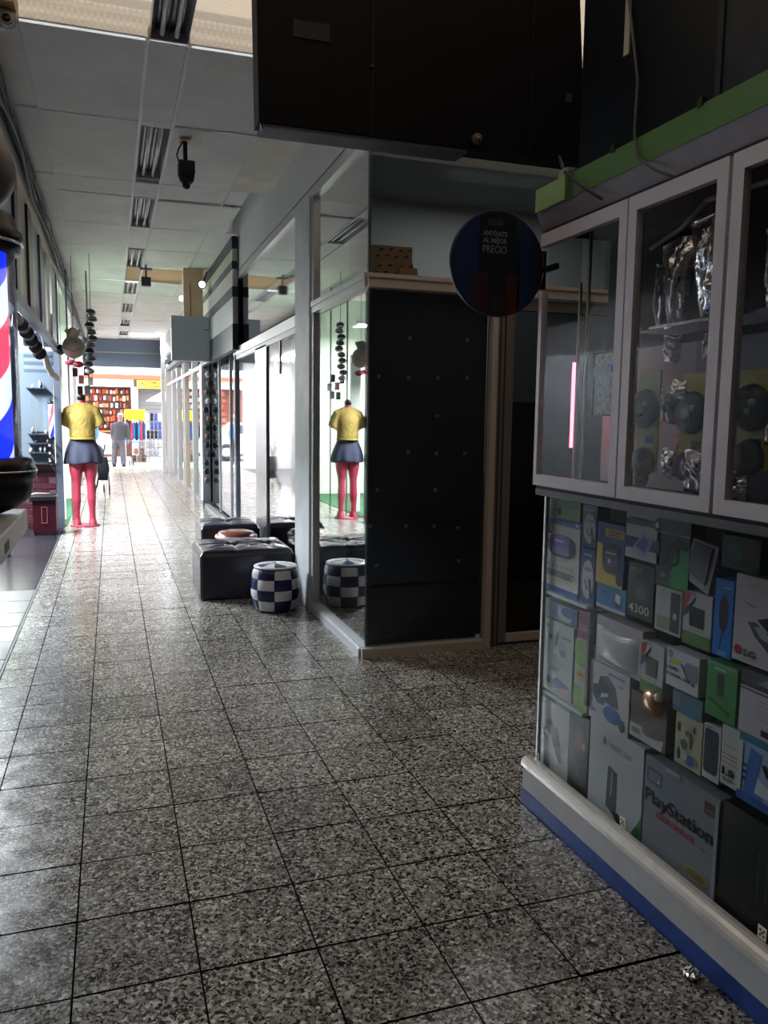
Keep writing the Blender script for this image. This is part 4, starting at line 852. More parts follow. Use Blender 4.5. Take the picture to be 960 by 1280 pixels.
def clipdisc(x0, x1, z0, z1, col, k):
    pts = []
    n = 26; R = .187
    xa = max(x0, 1.372-R); xb = min(x1, 1.372+R)
    up_ = [(xa+(xb-xa)*i/n, min(z1, 2.075+math.sqrt(max(R*R-(xa+(xb-xa)*i/n-1.372)**2, 0)))) for i in range(n+1)]
    lo_ = [(p[0], max(z0, 2.075-math.sqrt(max(R*R-(p[0]-1.372)**2, 0)))) for p in up_]
    y = yf-.0003*k
    for i in range(n):
        if up_[i][1] > lo_[i][1] and up_[i+1][1] > lo_[i+1][1]:
            dd.add([(lo_[i][0], y, lo_[i][1]), (lo_[i+1][0], y, lo_[i+1][1]), (up_[i+1][0], y, up_[i+1][1]), (up_[i][0], y, up_[i][1])], [(0, 1, 2, 3)], C_(col, .4))
clipdisc(1.18, 1.29, 1.8, 2.3, '26365c', 1); clipdisc(1.46, 1.53, 1.8, 2.3, '24345c', 1); clipdisc(1.29, 1.32, 1.8, 2.3, '20283e', 1)
clipdisc(1.32, 1.44, 1.8, 2.30, '24262e', 1); clipdisc(1.27, 1.33, 1.8, 2.04, '40282e', 2); clipdisc(1.405, 1.45, 1.8, 2.04, '472c2c', 2); clipdisc(1.34, 1.40, 1.9, 1.955, '33323a', 2); clipdisc(1.53, 1.60, 1.8, 2.3, '40282a', 2)
dd.build('print', ds)
MB().box(1.325, 1.385, yf-.001, yf-.0004, 2.21, 2.232, C_('3e4048')).build('patch', ds)
for body, z, h in (('ANTÓJATE', 2.173, .017), ('AL MEJOR', 2.148, .017), ('PRECIO', 2.113, .026)):
    text(body, (1.305, yf-.001, z), (1, 0, 0), (0, 0, 1), h, C_('84868e'), ds, width=.098, bold=.0006)
MB().box(1.545, 1.585, 2.772, 2.79, 2.0, 2.14, BLACKM).box(1.57, 1.585, 2.677, 2.79, 2.06, 2.08, BLACKM).build('bracket', ds)

# ================================================================== SEATS
def cushion_block(name, label, x0, x1, y0, y1, h, leath, buttons, group):
    t = thing(name, label, 'ottoman', ((x0+x1)/2, (y0+y1)/2, 0), group)
    nx, ny = 40, 40; r = .045; vs = []; fs = []
    def top(u, v):
        x = x0+(x1-x0)*u; y = y0+(y1-y0)*v
        ex = min(x-x0, x1-x); ey = min(y-y0, y1-y); z = h
        for e in (ex, ey):
            if e < r: z -= r-math.sqrt(max(r*r-(r-e)**2, 0))
        z += .012*min(1, min(ex, ey)/.15)
        for bx, by in buttons:
            d = math.hypot((x-bx), (y-by)); z -= .055*math.exp(-(d/.045)**2)
            for a in (0, PI/4, PI/2, 3*PI/4):
                ca, sa = math.cos(a), math.sin(a); q = abs(-(x-bx)*sa+(y-by)*ca); z -= .016*math.exp(-(q/.018)**2)*math.exp(-(d/.30)**2)
        z -= .008*math.exp(-(abs(x-(x0+x1)/2)/.008)**2)*0
        return (x, y, max(z, h-r))
    for i in range(nx+1):
        for j in range(ny+1): vs.append(top(i/nx, j/ny))
    for i in range(nx):
        for j in range(ny): a = i*(ny+1)+j; fs.append((a, a+ny+1, a+ny+2, a+1))
    b = MB().add(vs, fs, leath, True); b.build('cushion_top', t)
    MB().prism([(x0+.02, y0, .012), (x1-.02, y0, .012), (x1, y0+.02, .012), (x1, y1-.02, .012), (x1-.02, y1, .012), (x0+.02, y1, .012), (x0, y1-.02, .012), (x0, y0+.02, .012)], (0, 0, h-r-.014), leath).build('body', t)
    for bx, by in buttons: MB().ball((bx, by, h-.034), .012, leath, 10, 6, sz=.5).build('button', t)
    for sx in (x0+.05, x1-.05):
        for sy_ in (y0+.05, y1-.05): MB().lathe((sx, sy_, 0), [(.018, 0), (.02, .013)], BLACKM, 8).build('foot', t)
    return t
BLT = M('dusty_black_leather', (.024, .026, .040), .24, spec=.4, noise=(4, .2), bump=(120, .12, .001))
cushion_block('ottoman', 'large square black leather ottoman with tufted top, in front', .66, 1.44, 6.56, 7.28, .405, BLT, [(.98, 6.93), (1.27, 6.93)], 'black tufted ottomans by the glazing')
cushion_block('ottoman', 'black leather ottoman standing behind the brown pouf', .84, 1.44, 8.22, 8.86, .40, BLT, [(1.14, 8.54)], 'black tufted ottomans by the glazing')
pf = thing('pouf', 'low round brown leather pouf between the two black ottomans', 'pouf', (1.13, 7.78, 0))
MB().lathe((1.13, 7.78, 0), [(.19, .0), (.205, .02), (.21, .18), (.20, .34), (.17, .39), (.10, .405), (.01, .402)], BRNLEATH, 28).build('body', pf)
MB().lathe((1.13, 7.78, 0), [(.198, .335), (.206, .345), (.200, .36)], C_('d8c4bc', .3), 28).build('piping', pf)
# checker pouf
PXc, PYc = 1.195, 6.14
pf = thing('pouf', 'round pouf of navy and white leather checks', 'pouf', (PXc, PYc, 0))
prof = [(.172, .012), (.184, .10), (.189, .185), (.184, .27), (.170, .345)]
MB().lathe((PXc, PYc, 0), [(.160, .005), (.176, .10), (.181, .185), (.176, .27), (.165, .34), (.1, .355), (.01, .36)], BLACKM, 32).build('core', pf)
nseg = 8
for k in range(4):
    za, zb_ = .010+k*.083, .010+(k+1)*.083
    for i in range(nseg):
        a0 = 2*PI*(i)/nseg+.16+.39; a1 = a0+2*PI/nseg; vs = []; fs = []; nu, nv = 6, 4
        for u in range(nu+1):
            for v in range(nv+1):
                z = za+.002+(zb_-za-.004)*v/nv; R0 = .190-.030*((z-.18)/.18)**2
                if z > .33: R0 -= (z-.33)*.8
                a = a0+.008+(a1-a0-.016)*u/nu
                R0 += .004*(math.sin(PI*u/nu)*math.sin(PI*v/nv))**.4 if 0 < u < nu and 0 < v < nv else -.002
                vs.append((PXc+R0*math.cos(a), PYc+R0*math.sin(a), z))
        for u in range(nu):
            for v in range(nv): q = u*(nv+1)+v; fs.append((q, q+nv+1, q+nv+2, q+1))
        MB().add(vs, fs, NAVYL if (i+k) % 2 else WHITEL, True).build('check_panel', pf)
for i in range(nseg):
    a0 = 2*PI*i/nseg+.16+.39; a1 = a0+2*PI/nseg; vs = []; fs = []
    nu, nv = 5, 4
    for u in range(nu+1):
        for v in range(nv+1):
            rr_ = .162*(1-v/nv*.93); a = a0+.006+(a1-a0-.012)*u/nu; z = .343+.022*(1-(rr_/.165)**2.5)
            vs.append((PXc+rr_*math.cos(a), PYc+rr_*math.sin(a), z))
    for u in range(nu):
        for v in range(nv): q = u*(nv+1)+v; fs.append((q, q+nv+1, q+nv+2, q+1))
    MB().add(vs, fs, NAVYL if i % 2 else WHITEL, True).build('top_wedge', pf)
MB().lathe((PXc, PYc, .345), [(.168, -.006), (.171, 0), (.166, .006)], WHITEL, 32).build('piping', pf)

# boxes on the shop's inner ledge, ledge itself
S(MB().box(1.53, 4.5, 4.86, 5.35, 2.30, 2.395, GRWALL), 'shelf', label='inner ledge above the black sheet')
cbx = M('printed_cardboard', (.42, .25, .14), .7, noise=(9, .2))
def carton(x0, x1, y0, z0, z1, lab):
    t = thing('cardboard_box', lab, 'box', ((x0+x1)/2, y0+.15, z0), 'cardboard boxes on the inner ledge')
    MB().box(x0, x1, y0, y0+.28, z0, z1, cbx).build('carton', t)
    for i in range(4):
        for j in range(2):
            a = x0+(x1-x0)*(.06+.24*i+.1*j); c = z0+(z1-z0)*(.2+.42*j+.06*(i % 2))
            if a+.03 < x1: MB().add([(a, y0-.001, c), (a+.028, y0-.001, c+.008), (a+.03, y0-.001, c+.02), (a+.004, y0-.001, c+.012)], [(0, 1, 2, 3)], C_('2e1c14')).build('print', t)
carton(1.585, 1.875, 4.98, 2.396, 2.50, 'lower brown printed cardboard box above the black pane')
carton(1.60, 1.87, 4.985, 2.502, 2.60, 'upper brown printed cardboard box above the black pane')
MB().cbox(1.752, 1.875, 4.90, 4.95, 2.396, 2.455, .002, C_('b98e6c')).build('small_carton', label='small pale carton in front of the cardboard boxes', cat='box', org=(1.81, 4.92, 2.396))

# foil ball on the floor by the kiosk skirting
fb = MB(); rnd = random.Random(9); vs = []; n, k = 14, 9
for i in range(k+1):
    a = -PI/2+PI*i/k
    for j in range(n):
        t_ = 2*PI*j/n; r = .018*(1+rnd.uniform(-.35, .45)); rr_ = max(math.cos(a), .05)*r
        vs.append((1.452+rr_*math.cos(t_)*1.1, 1.63+rr_*math.sin(t_), .017+math.sin(a)*r*.9))
fs = [(i*n+j, i*n+(j+1) % n, (i+1)*n+(j+1) % n, (i+1)*n+j) for i in range(k) for j in range(n)]
fb.add(vs, fs, M('crumpled_foil', (.8, .8, .85), .15, 1.0)); fb.build('crumpled_foil', label='crumpled ball of silver foil on the floor by the skirting', cat='litter', org=(1.452, 1.63, 0))

# ================================================================== BARBER POLE
bpole = thing('barber_pole', 'glowing red, white and blue barber pole at the left edge', 'barber pole', (-.41, 3.0, 1.16))
cxp, cyp = -.408, 3.0
def pole_mat():
    m = bpy.data.materials.new('lit_stripes'); m.use_nodes = True; nt = m.node_tree; N = nt.nodes; L = nt.links; b = N['Principled BSDF']
    g = N.new('ShaderNodeTexCoord'); s = N.new('ShaderNodeSeparateXYZ'); L.new(g.outputs['Object'], s.inputs[0])
    at = N.new('ShaderNodeMath'); at.operation = 'ARCTAN2'; L.new(s.outputs['Y'], at.inputs[0]); L.new(s.outputs['X'], at.inputs[1])
    k1 = N.new('ShaderNodeMath'); k1.operation = 'MULTIPLY'; k1.inputs[1].default_value = 1/(2*PI); L.new(at.outputs[0], k1.inputs[0])
    k2 = N.new('ShaderNodeMath'); k2.operation = 'MULTIPLY'; k2.inputs[1].default_value = -1/.57; L.new(s.outputs['Z'], k2.inputs[0])
    ad = N.new('ShaderNodeMath'); ad.operation = 'ADD'; L.new(k1.outputs[0], ad.inputs[0]); L.new(k2.outputs[0], ad.inputs[1])
    a2 = N.new('ShaderNodeMath'); a2.operation = 'ADD'; a2.inputs[1].default_value = 6.36; L.new(ad.outputs[0], a2.inputs[0])
    fr_ = N.new('ShaderNodeMath'); fr_.operation = 'FRACT'; L.new(a2.outputs[0], fr_.inputs[0])
    cr = N.new('ShaderNodeValToRGB'); cr.color_ramp.interpolation = 'CONSTANT'; e = cr.color_ramp.elements
    Wc = (.56, .66, 1.0, 1); Bc = (.01, .03, 1.0, 1); Rc = (.78, .055, .11, 1)
    e[0].position = 0; e[0].color = Bc; e[1].position = .27; e[1].color = Wc
    x = e.new(.50); x.color = Rc; x = e.new(.77); x.color = Wc
    L.new(fr_.outputs[0], cr.inputs[0]); L.new(cr.outputs[0], b.inputs['Emission Color']); b.inputs['Emission Strength'].default_value = .95
    b.inputs['Base Color'].default_value = (.05, .05, .05, 1); b.inputs['Roughness'].default_value = .3
    return m
cyl = MB().lathe((0, 0, 0), [(.092, 0), (.092, .72)], pole_mat(), 48)
me = cyl.mesh('stripes'); o = bpy.data.objects.new('stripes', me); COL.objects.link(o); o.parent = bpole; o.location = (cxp+.41, 0, 1.35-1.16)
MB().lathe((cxp, cyp, 1.345), [(.118, 0), (.118, .73)], glass('tube_plastic', (.80, .80, .86), .10, 1.2, .08, (.6, .6, .7)), 48).build('outer_tube', bpole)
MB().lathe((cxp, cyp, 0), [(.05, 1.165), (.10, 1.185), (.138, 1.215), (.150, 1.255), (.148, 1.28), (.160, 1.285), (.163, 1.31), (.155, 1.33), (.150, 1.35), (.13, 1.355)], BLACK, 40).build('lower_cap', bpole)
MB().lathe((cxp, cyp, 0), [(.139, 2.03), (.142, 2.06), (.148, 2.07), (.146, 2.095), (.130, 2.11), (.125, 2.14), (.115, 2.155), (.06, 2.17)], BLACK, 40).build('upper_cap', bpole)
MB().lathe((cxp, cyp, 0), [(.143, 2.055), (.1465, 2.06), (.143, 2.065)], CHROME, 40).build('ring', bpole)
MB().lathe((cxp, cyp, 0), [(.161, 1.306), (.1645, 1.31), (.161, 1.314)], CHROME, 40).build('ring', bpole)
MB().ball((cxp, cyp, 2.290), .132, M('brown_glass_globe', (.10, .085, .085), .4, spec=.3), 36, 20).build('globe', bpole)
MB().tube([(cxp-.1, cyp, 1.75), (-1.135, cyp, 1.75)], .02, BLACKM).build('wall_arm', bpole)
sh = thing('bracket_shelf', 'white box shelf carrying the barber pole', 'shelf', (-.6, 2.9, 1.08))
MB().cbox(-1.138, -.298, 1.9, 3.16, 1.085, 1.160, .004, C_('a7a8a6', .4)).build('box', sh)
MB().box(-.2985, -.297, 2.5, 2.60, 1.10, 1.13, BLACKM).build('slot', sh, label='black slot in the side')

# ================================================================== BARBER SHOP
wb = thing('brick_wall', 'dark red brick half wall under the barber mirror', 'wall', (-1.0, 11.45, 0), kind='structure')
BR = [M('brick_red_%d' % i, c, .35) for i, c in enumerate([(.055, .012, .018), (.07, .015, .022), (.045, .011, .018)])]
MB().box(-1.62, LX-.065, 11.42, 11.49, 0, .84, C_('5c434a')).build('mortar', wb)
bw, bh = .165, .085; bm_ = [MB().cbox(0, bw-.012, -.012, .01, 0, bh-.011, .002, m).mesh('brick') for m in BR]
z = .02; k = 0
while z+bh < .84:
    x = -1.62+(.0 if k % 2 else -.082)
    while x < LX-.08:
        if x >= -1.63 and x+bw < LX-.05:
            o = bpy.data.objects.new('brick', random.choice(bm_)); COL.objects.link(o); o.parent = wb; o.location = (x+1.0, 11.42-11.45, z)
        x += bw
    z += bh; k += 1
ms = thing('mirror_station', 'grey barber mirror station with shelves above the brick wall', 'mirror station', (-.82, 11.4, .86))
MB().box(-1.10, LX-.07, 11.40, 11.45, .84, 2.28, C_('5b6670', .3)).build('back_panel', ms)
MB().box(-.98, -.75, 11.385, 11.40, 1.28, 1.72, C_('8b9aa2', .06, metal=.6)).build('mirror', ms)
for z in (.86, 1.0, 1.12, 1.24, 1.83): MB().box(-1.02, -.79, 11.28, 11.40, z, z+.014, C_('2b303a')).build('shelf', ms)
for z in (.88, .98, 1.08):
    for x in (-.76,):
        MB().lathe((x, 11.28, z+.02), [(.028, 0), (.028, -.02), (.02, -.024)], BLACK, 12, 'y').lathe((x, 11.255, z+.02), [(.016, 0), (.012, -.004)], C_('9a9ca8', .2), 10, 'y').build('speaker_cone', ms)
rnd = random.Random(5)
bxs = [-1.0+.0175*i for i in range(15)]; bord = bxs[:]; rnd.shuffle(bord)
for x in bord:
    z = rnd.choice([.874, 1.014, 1.134, 1.254, 1.844]); h = rnd.uniform(.04, .1)
    MB().lathe((x, 11.34, z), [(.014, 0), (.015, h*.7), (.006, h*.8), (.006, h)], C_(rnd.choice(['20242c', 'c4c8cc', '3a4656', '8a6a5a', '15161a']), .25), 8).build('bottle', org=(x, 11.34, z), label='small bottle, %s from the left on the barber mirror shelves' % 'first second third fourth fifth sixth seventh eighth ninth tenth eleventh twelfth thirteenth fourteenth fifteenth'.split()[bxs.index(x)], cat='bottle', group='bottles on the barber mirror shelves')
mp = thing('barber_pole', 'small striped barber pole seen by the mirror station', 'barber pole', (-.70, 11.3, 1.2))
pm2 = pole_mat()
pm2.node_tree.nodes['Principled BSDF'].inputs['Emission Strength'].default_value = .8
cyl = MB().lathe((0, 0, 0), [(.032, 0), (.032, .42)], pm2, 20); o = bpy.data.objects.new('stripes', cyl.mesh('stripes')); COL.objects.link(o); o.parent = mp; o.location = (-.035, -.03, .02)
MB().lathe((-.735, 11.27, 1.2), [(.036, -.03), (.04, 0), (.036, .02)], BLACK, 16).build('lower_cap', mp)
MB().lathe((-.735, 11.27, 1.64), [(.036, 0), (.03, .03), (.01, .04)], BLACK, 16).build('upper_cap', mp)
# shutter box with slats and wires over the station
sb = thing('shutter_box', 'dark shutter box over the barber mirror', 'shutter', (-.82, 10.6, 2.2))
MB().cbox(-.96, -.67, 10.5, 10.7, 2.32, 2.72, .01, C_('2a2c3c')).build('housing', sb)
for k in range(6): MB().box(-1.0, -.66, 10.9, 10.93, 2.02+.045*k, 2.058+.045*k, C_('6a7480' if k % 2 else '4b5460', .4)).build('slat', sb)
rw = thing('rolled_awning', 'rolled greyish cloth awning hanging by the barber front', 'awning', (-.75, 8.4, 2.2))
MB().tube([(-.80, 8.1, 2.38), (-.74, 8.6, 2.28), (-.70, 9.3, 2.12)], [.05, .06, .045], C_('a39a90', .7, bump=(30, .8, .02)), 12).build('roll', rw)
for k in range(5):
    y = 8.2+.22*k; MB().lathe((-.76+.02*k, y, 2.33-.05*k), [(.066, -.008), (.066, .008)], C_('3c3a40'), 12, 'y').build('strap', rw)
MB().tube([(-.80, 8.2, 2.42), (-.72, 8.25, 2.62), (-.66, 8.5, 2.48)], .008, C_('c4c6cc')).tube([(-.72, 8.9, 2.3), (-.66, 9.0, 2.38), (-.66, 9.5, 2.2)], .008, C_('b4b6bc')).build('wire', rw)
hz = MB().tube([(-.66, 9.4, 2.18), (-.655, 9.8, 2.05), (-.64, 10.2, 1.98), (-.60, 10.6, 1.94)], [.02, .035, .035, .03], C_('c0b4a6', .6, bump=(40, .8, .02)), 12)
hz.build('hose_bundle', label='pale wrapped hose drooping towards the mannequin', cat='hose', org=(-.62, 10, 2))
rc = thing('stool_cabinet', 'dark red drawer cabinet with black top by the brick wall', 'cabinet', (-.82, 10.9, 0))
MB().cbox(-.95, -.68, 10.75, 11.1, .04, .44, .006, C_('35101a', .35)).build('body', rc)
MB().cbox(-.97, -.67, 10.72, 11.12, .44, .50, .012, BLACK).build('top', rc)
MB().frame_y(-.85, -.78, .15, .36, 10.742, 10.75, .008, C_('8a4a52')).build('handle', rc)
for x in (-.93, -.70): MB().box(x-.015, x+.015, 10.78, 10.81, 0, .04, BLACKM).build('foot', rc)
MB().tube([(-1.0, 10.74, .40), (-.99, 10.74, .50), (-.92, 10.74, .53), (-.74, 10.74, .525)], .01, C_('a49a98')).build('rail', rc)

# ================================================================== MANNEQUIN (headless, seen from behind)
mx, my = -.37, 11.55
MAN = thing('mannequin', 'headless mannequin with yellow shirt, dark skirt and pink legs', 'mannequin', (mx, my, 0))
PINK = M('pink_red_plastic', (.50, .05, .09), .4)
b = MB()
for s_ in (-1, 1):
    X = mx+s_*.10
    b.loft([((X+s_*.005, my+.03, .0), .05, .12), ((X, my+.03, .035), .055, .11), ((X, my, .10), .040, .05), ((X, my-.005, .20), .042, .048), ((X-s_*.005, my-.015, .34), .058, .062), ((X-s_*.008, my-.01, .46), .052, .056), ((X-s_*.01, my, .56), .058, .062), ((X-s_*.008, my, .70), .088, .092), ((X-s_*.01, my, .86), .100, .105), ((X-s_*.03, my, .93), .10, .11)], PINK, 18)
b.loft([((mx, my, .84), .15, .10), ((mx, my, .93), .185, .125), ((mx, my, 1.02), .165, .11), ((mx, my, 1.12), .125, .09), ((mx, my, 1.22), .14, .095), ((mx, my, 1.36), .165, .105), ((mx, my, 1.46), .165, .085), ((mx, my, 1.52), .09, .06), ((mx, my, 1.56), .05, .05), ((mx, my, 1.585), .048, .048)], PINK, 22)
for s_ in (-1, 1):
    b.loft([((mx+s_*.14, my, 1.46), .05, .055, (0, 0, 1), (0, 1, 0)), ((mx+s_*.19, my, 1.43), .05, .05, (0, 0, 1), (0, 1, 0)), ((mx+s_*.225, my, 1.36), .035, .035, (0, 0, 1), (0, 1, 0))], PINK, 12)
bo = b.build('body', MAN); remesh(bo, .011, 4)
b = MB(); YS = M('mustard_shirt', (.38, .27, .06), .8, bump=(25, .5, .02))
b.loft([((mx, my, 1.10), .165, .118), ((mx, my, 1.14), .17, .122), ((mx, my, 1.22), .165, .118), ((mx, my, 1.36), .185, .122), ((mx, my, 1.46), .19, .10), ((mx, my, 1.515), .145, .078), ((mx, my, 1.545), .085, .062)], YS, 24)
for s_ in (-1, 1):
    b.loft([((mx+s_*.10, my, 1.47), .07, .08, (0, 0, 1), (0, 1, 0)), ((mx+s_*.19, my, 1.42), .075, .075, (s_*.35, 0, .93), (0, 1, 0)), ((mx+s_*.222, my, 1.33), .072, .068, (s_*.8, 0, .6), (0, 1, 0)), ((mx+s_*.238, my, 1.26), .072, .066, (s_*.9, 0, .45), (0, 1, 0))], YS, 16)
so = b.build('shirt', MAN); remesh(so, .012, 3)
MB().lathe((mx, my, 1.10), [(.168, -.012), (.172, .0), (.168, .012)], YS, 24).build('hem', MAN)
b = MB(); secs = []
for z, r, p in [(1.12, .140, 0), (1.05, .17, .1), (.97, .205, .3), (.90, .222, .7), (.82, .232, 1), (.79, .232, 1)]:
    secs.append((z, r, p))
vs = []; fs = []; n = 56
for z, r, p in secs:
    for i in range(n):
        a = 2*PI*i/n; rr_ = r*(1+.055*p*math.sin(9*a+.6)); vs.append((mx+rr_*math.cos(a)*1.05, my+rr_*.75*math.sin(a), z+.01*p*math.sin(4*a)))
for k in range(len(secs)-1):
    for i in range(n): fs.append((k*n+i, k*n+(i+1) % n, (k+1)*n+(i+1) % n, (k+1)*n+i))
b.add(vs, fs, M('charcoal_navy_cloth', (.045, .05, .085), .85), True); sk = b.build('skirt', MAN)
sk.modifiers.new('t', 'SOLIDIFY').thickness = .006; bake(sk)
MB().lathe((mx, my, 1.575), [(.052, 0), (.056, .03), (.05, .06), (.02, .075)], BLACK, 18).build('neck_cap', MAN)
MB().loft([((mx, my+.03, 0), .19, .15), ((mx, my+.03, .018), .185, .145)], PINK, 28).build('base_plate', MAN)

MAN.scale = (1, 1, 1.08)
# plush toys and caps hanging by the clothes shop
pb = thing('plush_bear', 'beige plush bear head hanging beside the left posts', 'plush toy', (-.43, 11.1, 2.36))
PB = M('beige_plush', (.50, .43, .34), .95, bump=(120, .6, .01))
MB().ball((-.43, 11.1, 2.36), .135, PB, 24, 14, sy=.8, sz=1.05).build('head', pb)
MB().ball((-.43, 11.08, 2.53), .075, PB, 18, 10, sy=.8).ball((-.50, 11.08, 2.56), .028, PB).ball((-.36, 11.08, 2.56), .028, PB).build('top_head', pb)
MB().tube([(-.55, 11.0, 2.34), (-.43, 10.975, 2.30), (-.32, 11.0, 2.35)], .004, C_('6e5c48')).ball((-.40, 10.99, 2.42), .01, BLACK, 8, 6).build('stitching', pb)
MB().tube([(-.43, 11.1, 2.60), (-.43, 11.1, 3.5)], .003, BLACKM, 5).build('string', pb)
rb_ = MB().ball((-.47, 11.0, 2.16), .05, C_('d0506a', .6), 14, 8, sx=1.3, sz=.7).ball((-.37, 11.0, 2.14), .05, C_('c23a52', .6), 14, 8, sx=1.2, sz=.8).ball((-.42, 10.98, 2.15), .02, C_('f0d0d8'), 8, 6)
rb_.tube([(-.42, 11.0, 2.17), (-.43, 11.06, 2.24)], .004, BLACKM, 5); rb_.build('pink_bow', label='pink ribbon bow hanging under the plush bear', cat='bow', org=(-.42, 11.0, 2.15))
dg_ = MB().ball((-.585, 11.2, 2.33), .055, BLACKM, 14, 8, sz=1.2).tube([(-.585, 11.2, 2.38), (-.585, 11.2, 3.4)], .003, BLACKM, 5)
dg_.build('dark_hanging_cap', label='dark cap hanging left of the plush bear', cat='cap', org=(-.585, 11.2, 2.3))
cs = thing('cap_string', 'vertical string of hanging grey caps right of the plush bear', 'cap display', (-.22, 11.45, 2.0))
MB().tube([(-.22, 11.45, 2.0), (-.22, 11.45, 3.6)], .004, BLACKM, 5).build('string', cs)
for k in range(10):
    z = 2.85-.085*k; xo = -.22+.02*math.sin(k*2.1)+(-.03 if k > 5 else 0)
    c = MB().ball((xo, 11.45, z), .062, C_(['5c5f66', 'a8a8a8', '3a3c42', '8f8f90'][k % 4], .8), 14, 8, sz=.7)
    c.loft([((xo+.01, 11.39, z-.02), .055, .045), ((xo+.01, 11.38, z-.028), .06, .05)], C_(['c8c8c8', '4a4c52'][k % 2], .8), 14); c.build('cap', cs)
dk = thing('hanging_goods', 'dark packets hanging on the post behind the mannequin', 'merchandise', (-.36, 12.2, 1.8))
for i, (dx, z, col) in enumerate([(-.10, 2.1, '3a2c34'), (-.02, 2.0, '8a4a48'), (.05, 2.12, '2a2c34'), (-.04, 1.85, '1c1c24'), (.06, 1.86, '5a5c66'), (.10, 1.98, 'a8a4a4')]):
    MB().cbox(-.36+dx-.035, -.36+dx+.035, 12.18, 12.21, z-.06, z+.06, .006, C_(col)).build('packet', dk)
MB().box(-.56, -.535, 12.2, 12.22, .0, 3.5, ALUD).box(-.29, -.27, 12.2, 12.22, 0, 3.5, ALUD).build('post', dk)
# strip of goods on the right-hand corner post + LED strip
led = MB().box(1.405, 1.422, 13.60, 13.62, .12, 2.35, M('led_strip', (1, 1, 1), .3, emit=(.9, .95, 1), es=2.2))
led.build('led_strip', label='vertical white light strip on the dark corner post', cat='light', org=(1.41, 13.61, .12))
gs = thing('hanging_goods', 'column of small dark and silver goods beside the white light strip', 'merchandise', (1.52, 13.58, .4))
rnd = random.Random(8)
for k in range(14): MB().ball((1.50+rnd.uniform(-.02, .05), 13.56, .45+.145*k), .048, C_(rnd.choice(['1c1e26', '2c3038', '9a9ca4', '5c4a48']), .25), 12, 8, sy=.6, sz=1.1).build('packet', gs)
# stroller-like trolley behind the mannequin
sv = thing('folded_stroller', 'small dark folded stroller with red wheels behind the mannequin', 'stroller', (-.18, 16.5, 0))
for dx in (-.14, .02, .12):
    MB().lathe((-.18+dx, 16.4, .09), [(.07, -.012), (.088, -.008), (.088, .008), (.07, .012)], BLACKM, 18, 'x').lathe((-.18+dx, 16.4, .09), [(.04, -.016), (.04, .016)], C_('b03038'), 12, 'x').build('wheel', sv)
MB().tube([(-.30, 16.4, .1), (-.20, 16.5, .55), (-.12, 16.4, .95)], .014, BLACKM).tube([(-.06, 16.4, .1), (-.08, 16.5, .5), (-.26, 16.5, .9)], .014, C_('8a8c94')).build('frame', sv)
MB().loft([((-.16, 16.5, .25), .09, .08), ((-.17, 16.5, .5), .12, .09), ((-.18, 16.5, .7), .09, .06)], C_('2a2c36', .7), 14).build('seat_cloth', sv)

# ================================================================== STREET
STREET = M('pale_street', (.42, .42, .42), .8, noise=(3, .15))
S(MB().box(-30, 30, 24.0, 32.2, -.2, -.012, STREET), 'street', label='sunlit street beyond the arcade')
S(MB().box(-3.5, 3, 23.98, 24.10, -.16, .0, C_('5a5a5e')), 'kerb', label='dark edge strip at the end of the tiled walkway')
ob = thing('building', 'shop building across the street with white canopy and coral edge', 'building', (1, 31.5, 0))
MB().box(-14, 16, 32.0, 32.4, 0, 7.5, C_('c9c4c0', .8)).build('wall', ob)
MB().prism([(-14, 30.95, 2.98), (-14, 32.0, 3.9), (-14, 32.0, 3.96), (-14, 30.95, 3.04)], (30, 0, 0), C_('f0f0f0', .7)).box(-14, 16, 30.9, 30.96, 2.98, 3.75, C_('f4f2f0', .7)).build('canopy', ob)
MB().box(-14, 16, 30.86, 30.93, 2.83, 2.99, C_('d8573f', .6)).build('canopy_edge', ob, label='coral red canopy edge')
MB().box(-9, .82, 31.0, 31.3, 2.55, 2.82, C_('e8e4e2', .6)).build('lintel', ob)
MB().box(.73, .96, 31.0, 31.4, 0, 2.55, C_('e4e6e8', .7)).build('pillar', ob)
for k in range(16): MB().box(.98, 2.6, 31.30+.01*(k % 2), 31.34, .05+.155*k, .195+.155*k, C_('6e6a68', .6)).build('shutter_slat', ob)
s = thing('shop_sign', 'orange-yellow shop sign with a dark triangle emblem across the street', 'sign', (1.5, 30.84, 2.5))
MB().box(.93, 2.6, 30.82, 30.86, 2.50, 2.79, C_('f0a832', .5)).build('board', s)
MB().add([(1.02, 30.815, 2.56), (1.22, 30.815, 2.56), (1.12, 30.815, 2.74)], [(0, 1, 2)], C_('3c4a3c')).add([(1.08, 30.812, 2.58), (1.16, 30.812, 2.58), (1.12, 30.812, 2.65)], [(0, 1, 2)], C_('f0e8d8')).build('emblem', s)
text('TTEM LLA', (1.27, 30.815, 2.675), (1, 0, 0), (0, 0, 1), .075, C_('5a4020'), s, width=.62, bold=.004)
text('C.B.S.', (1.42, 30.815, 2.55), (1, 0, 0), (0, 0, 1), .065, C_('5a4020'), s, width=.34, bold=.004)
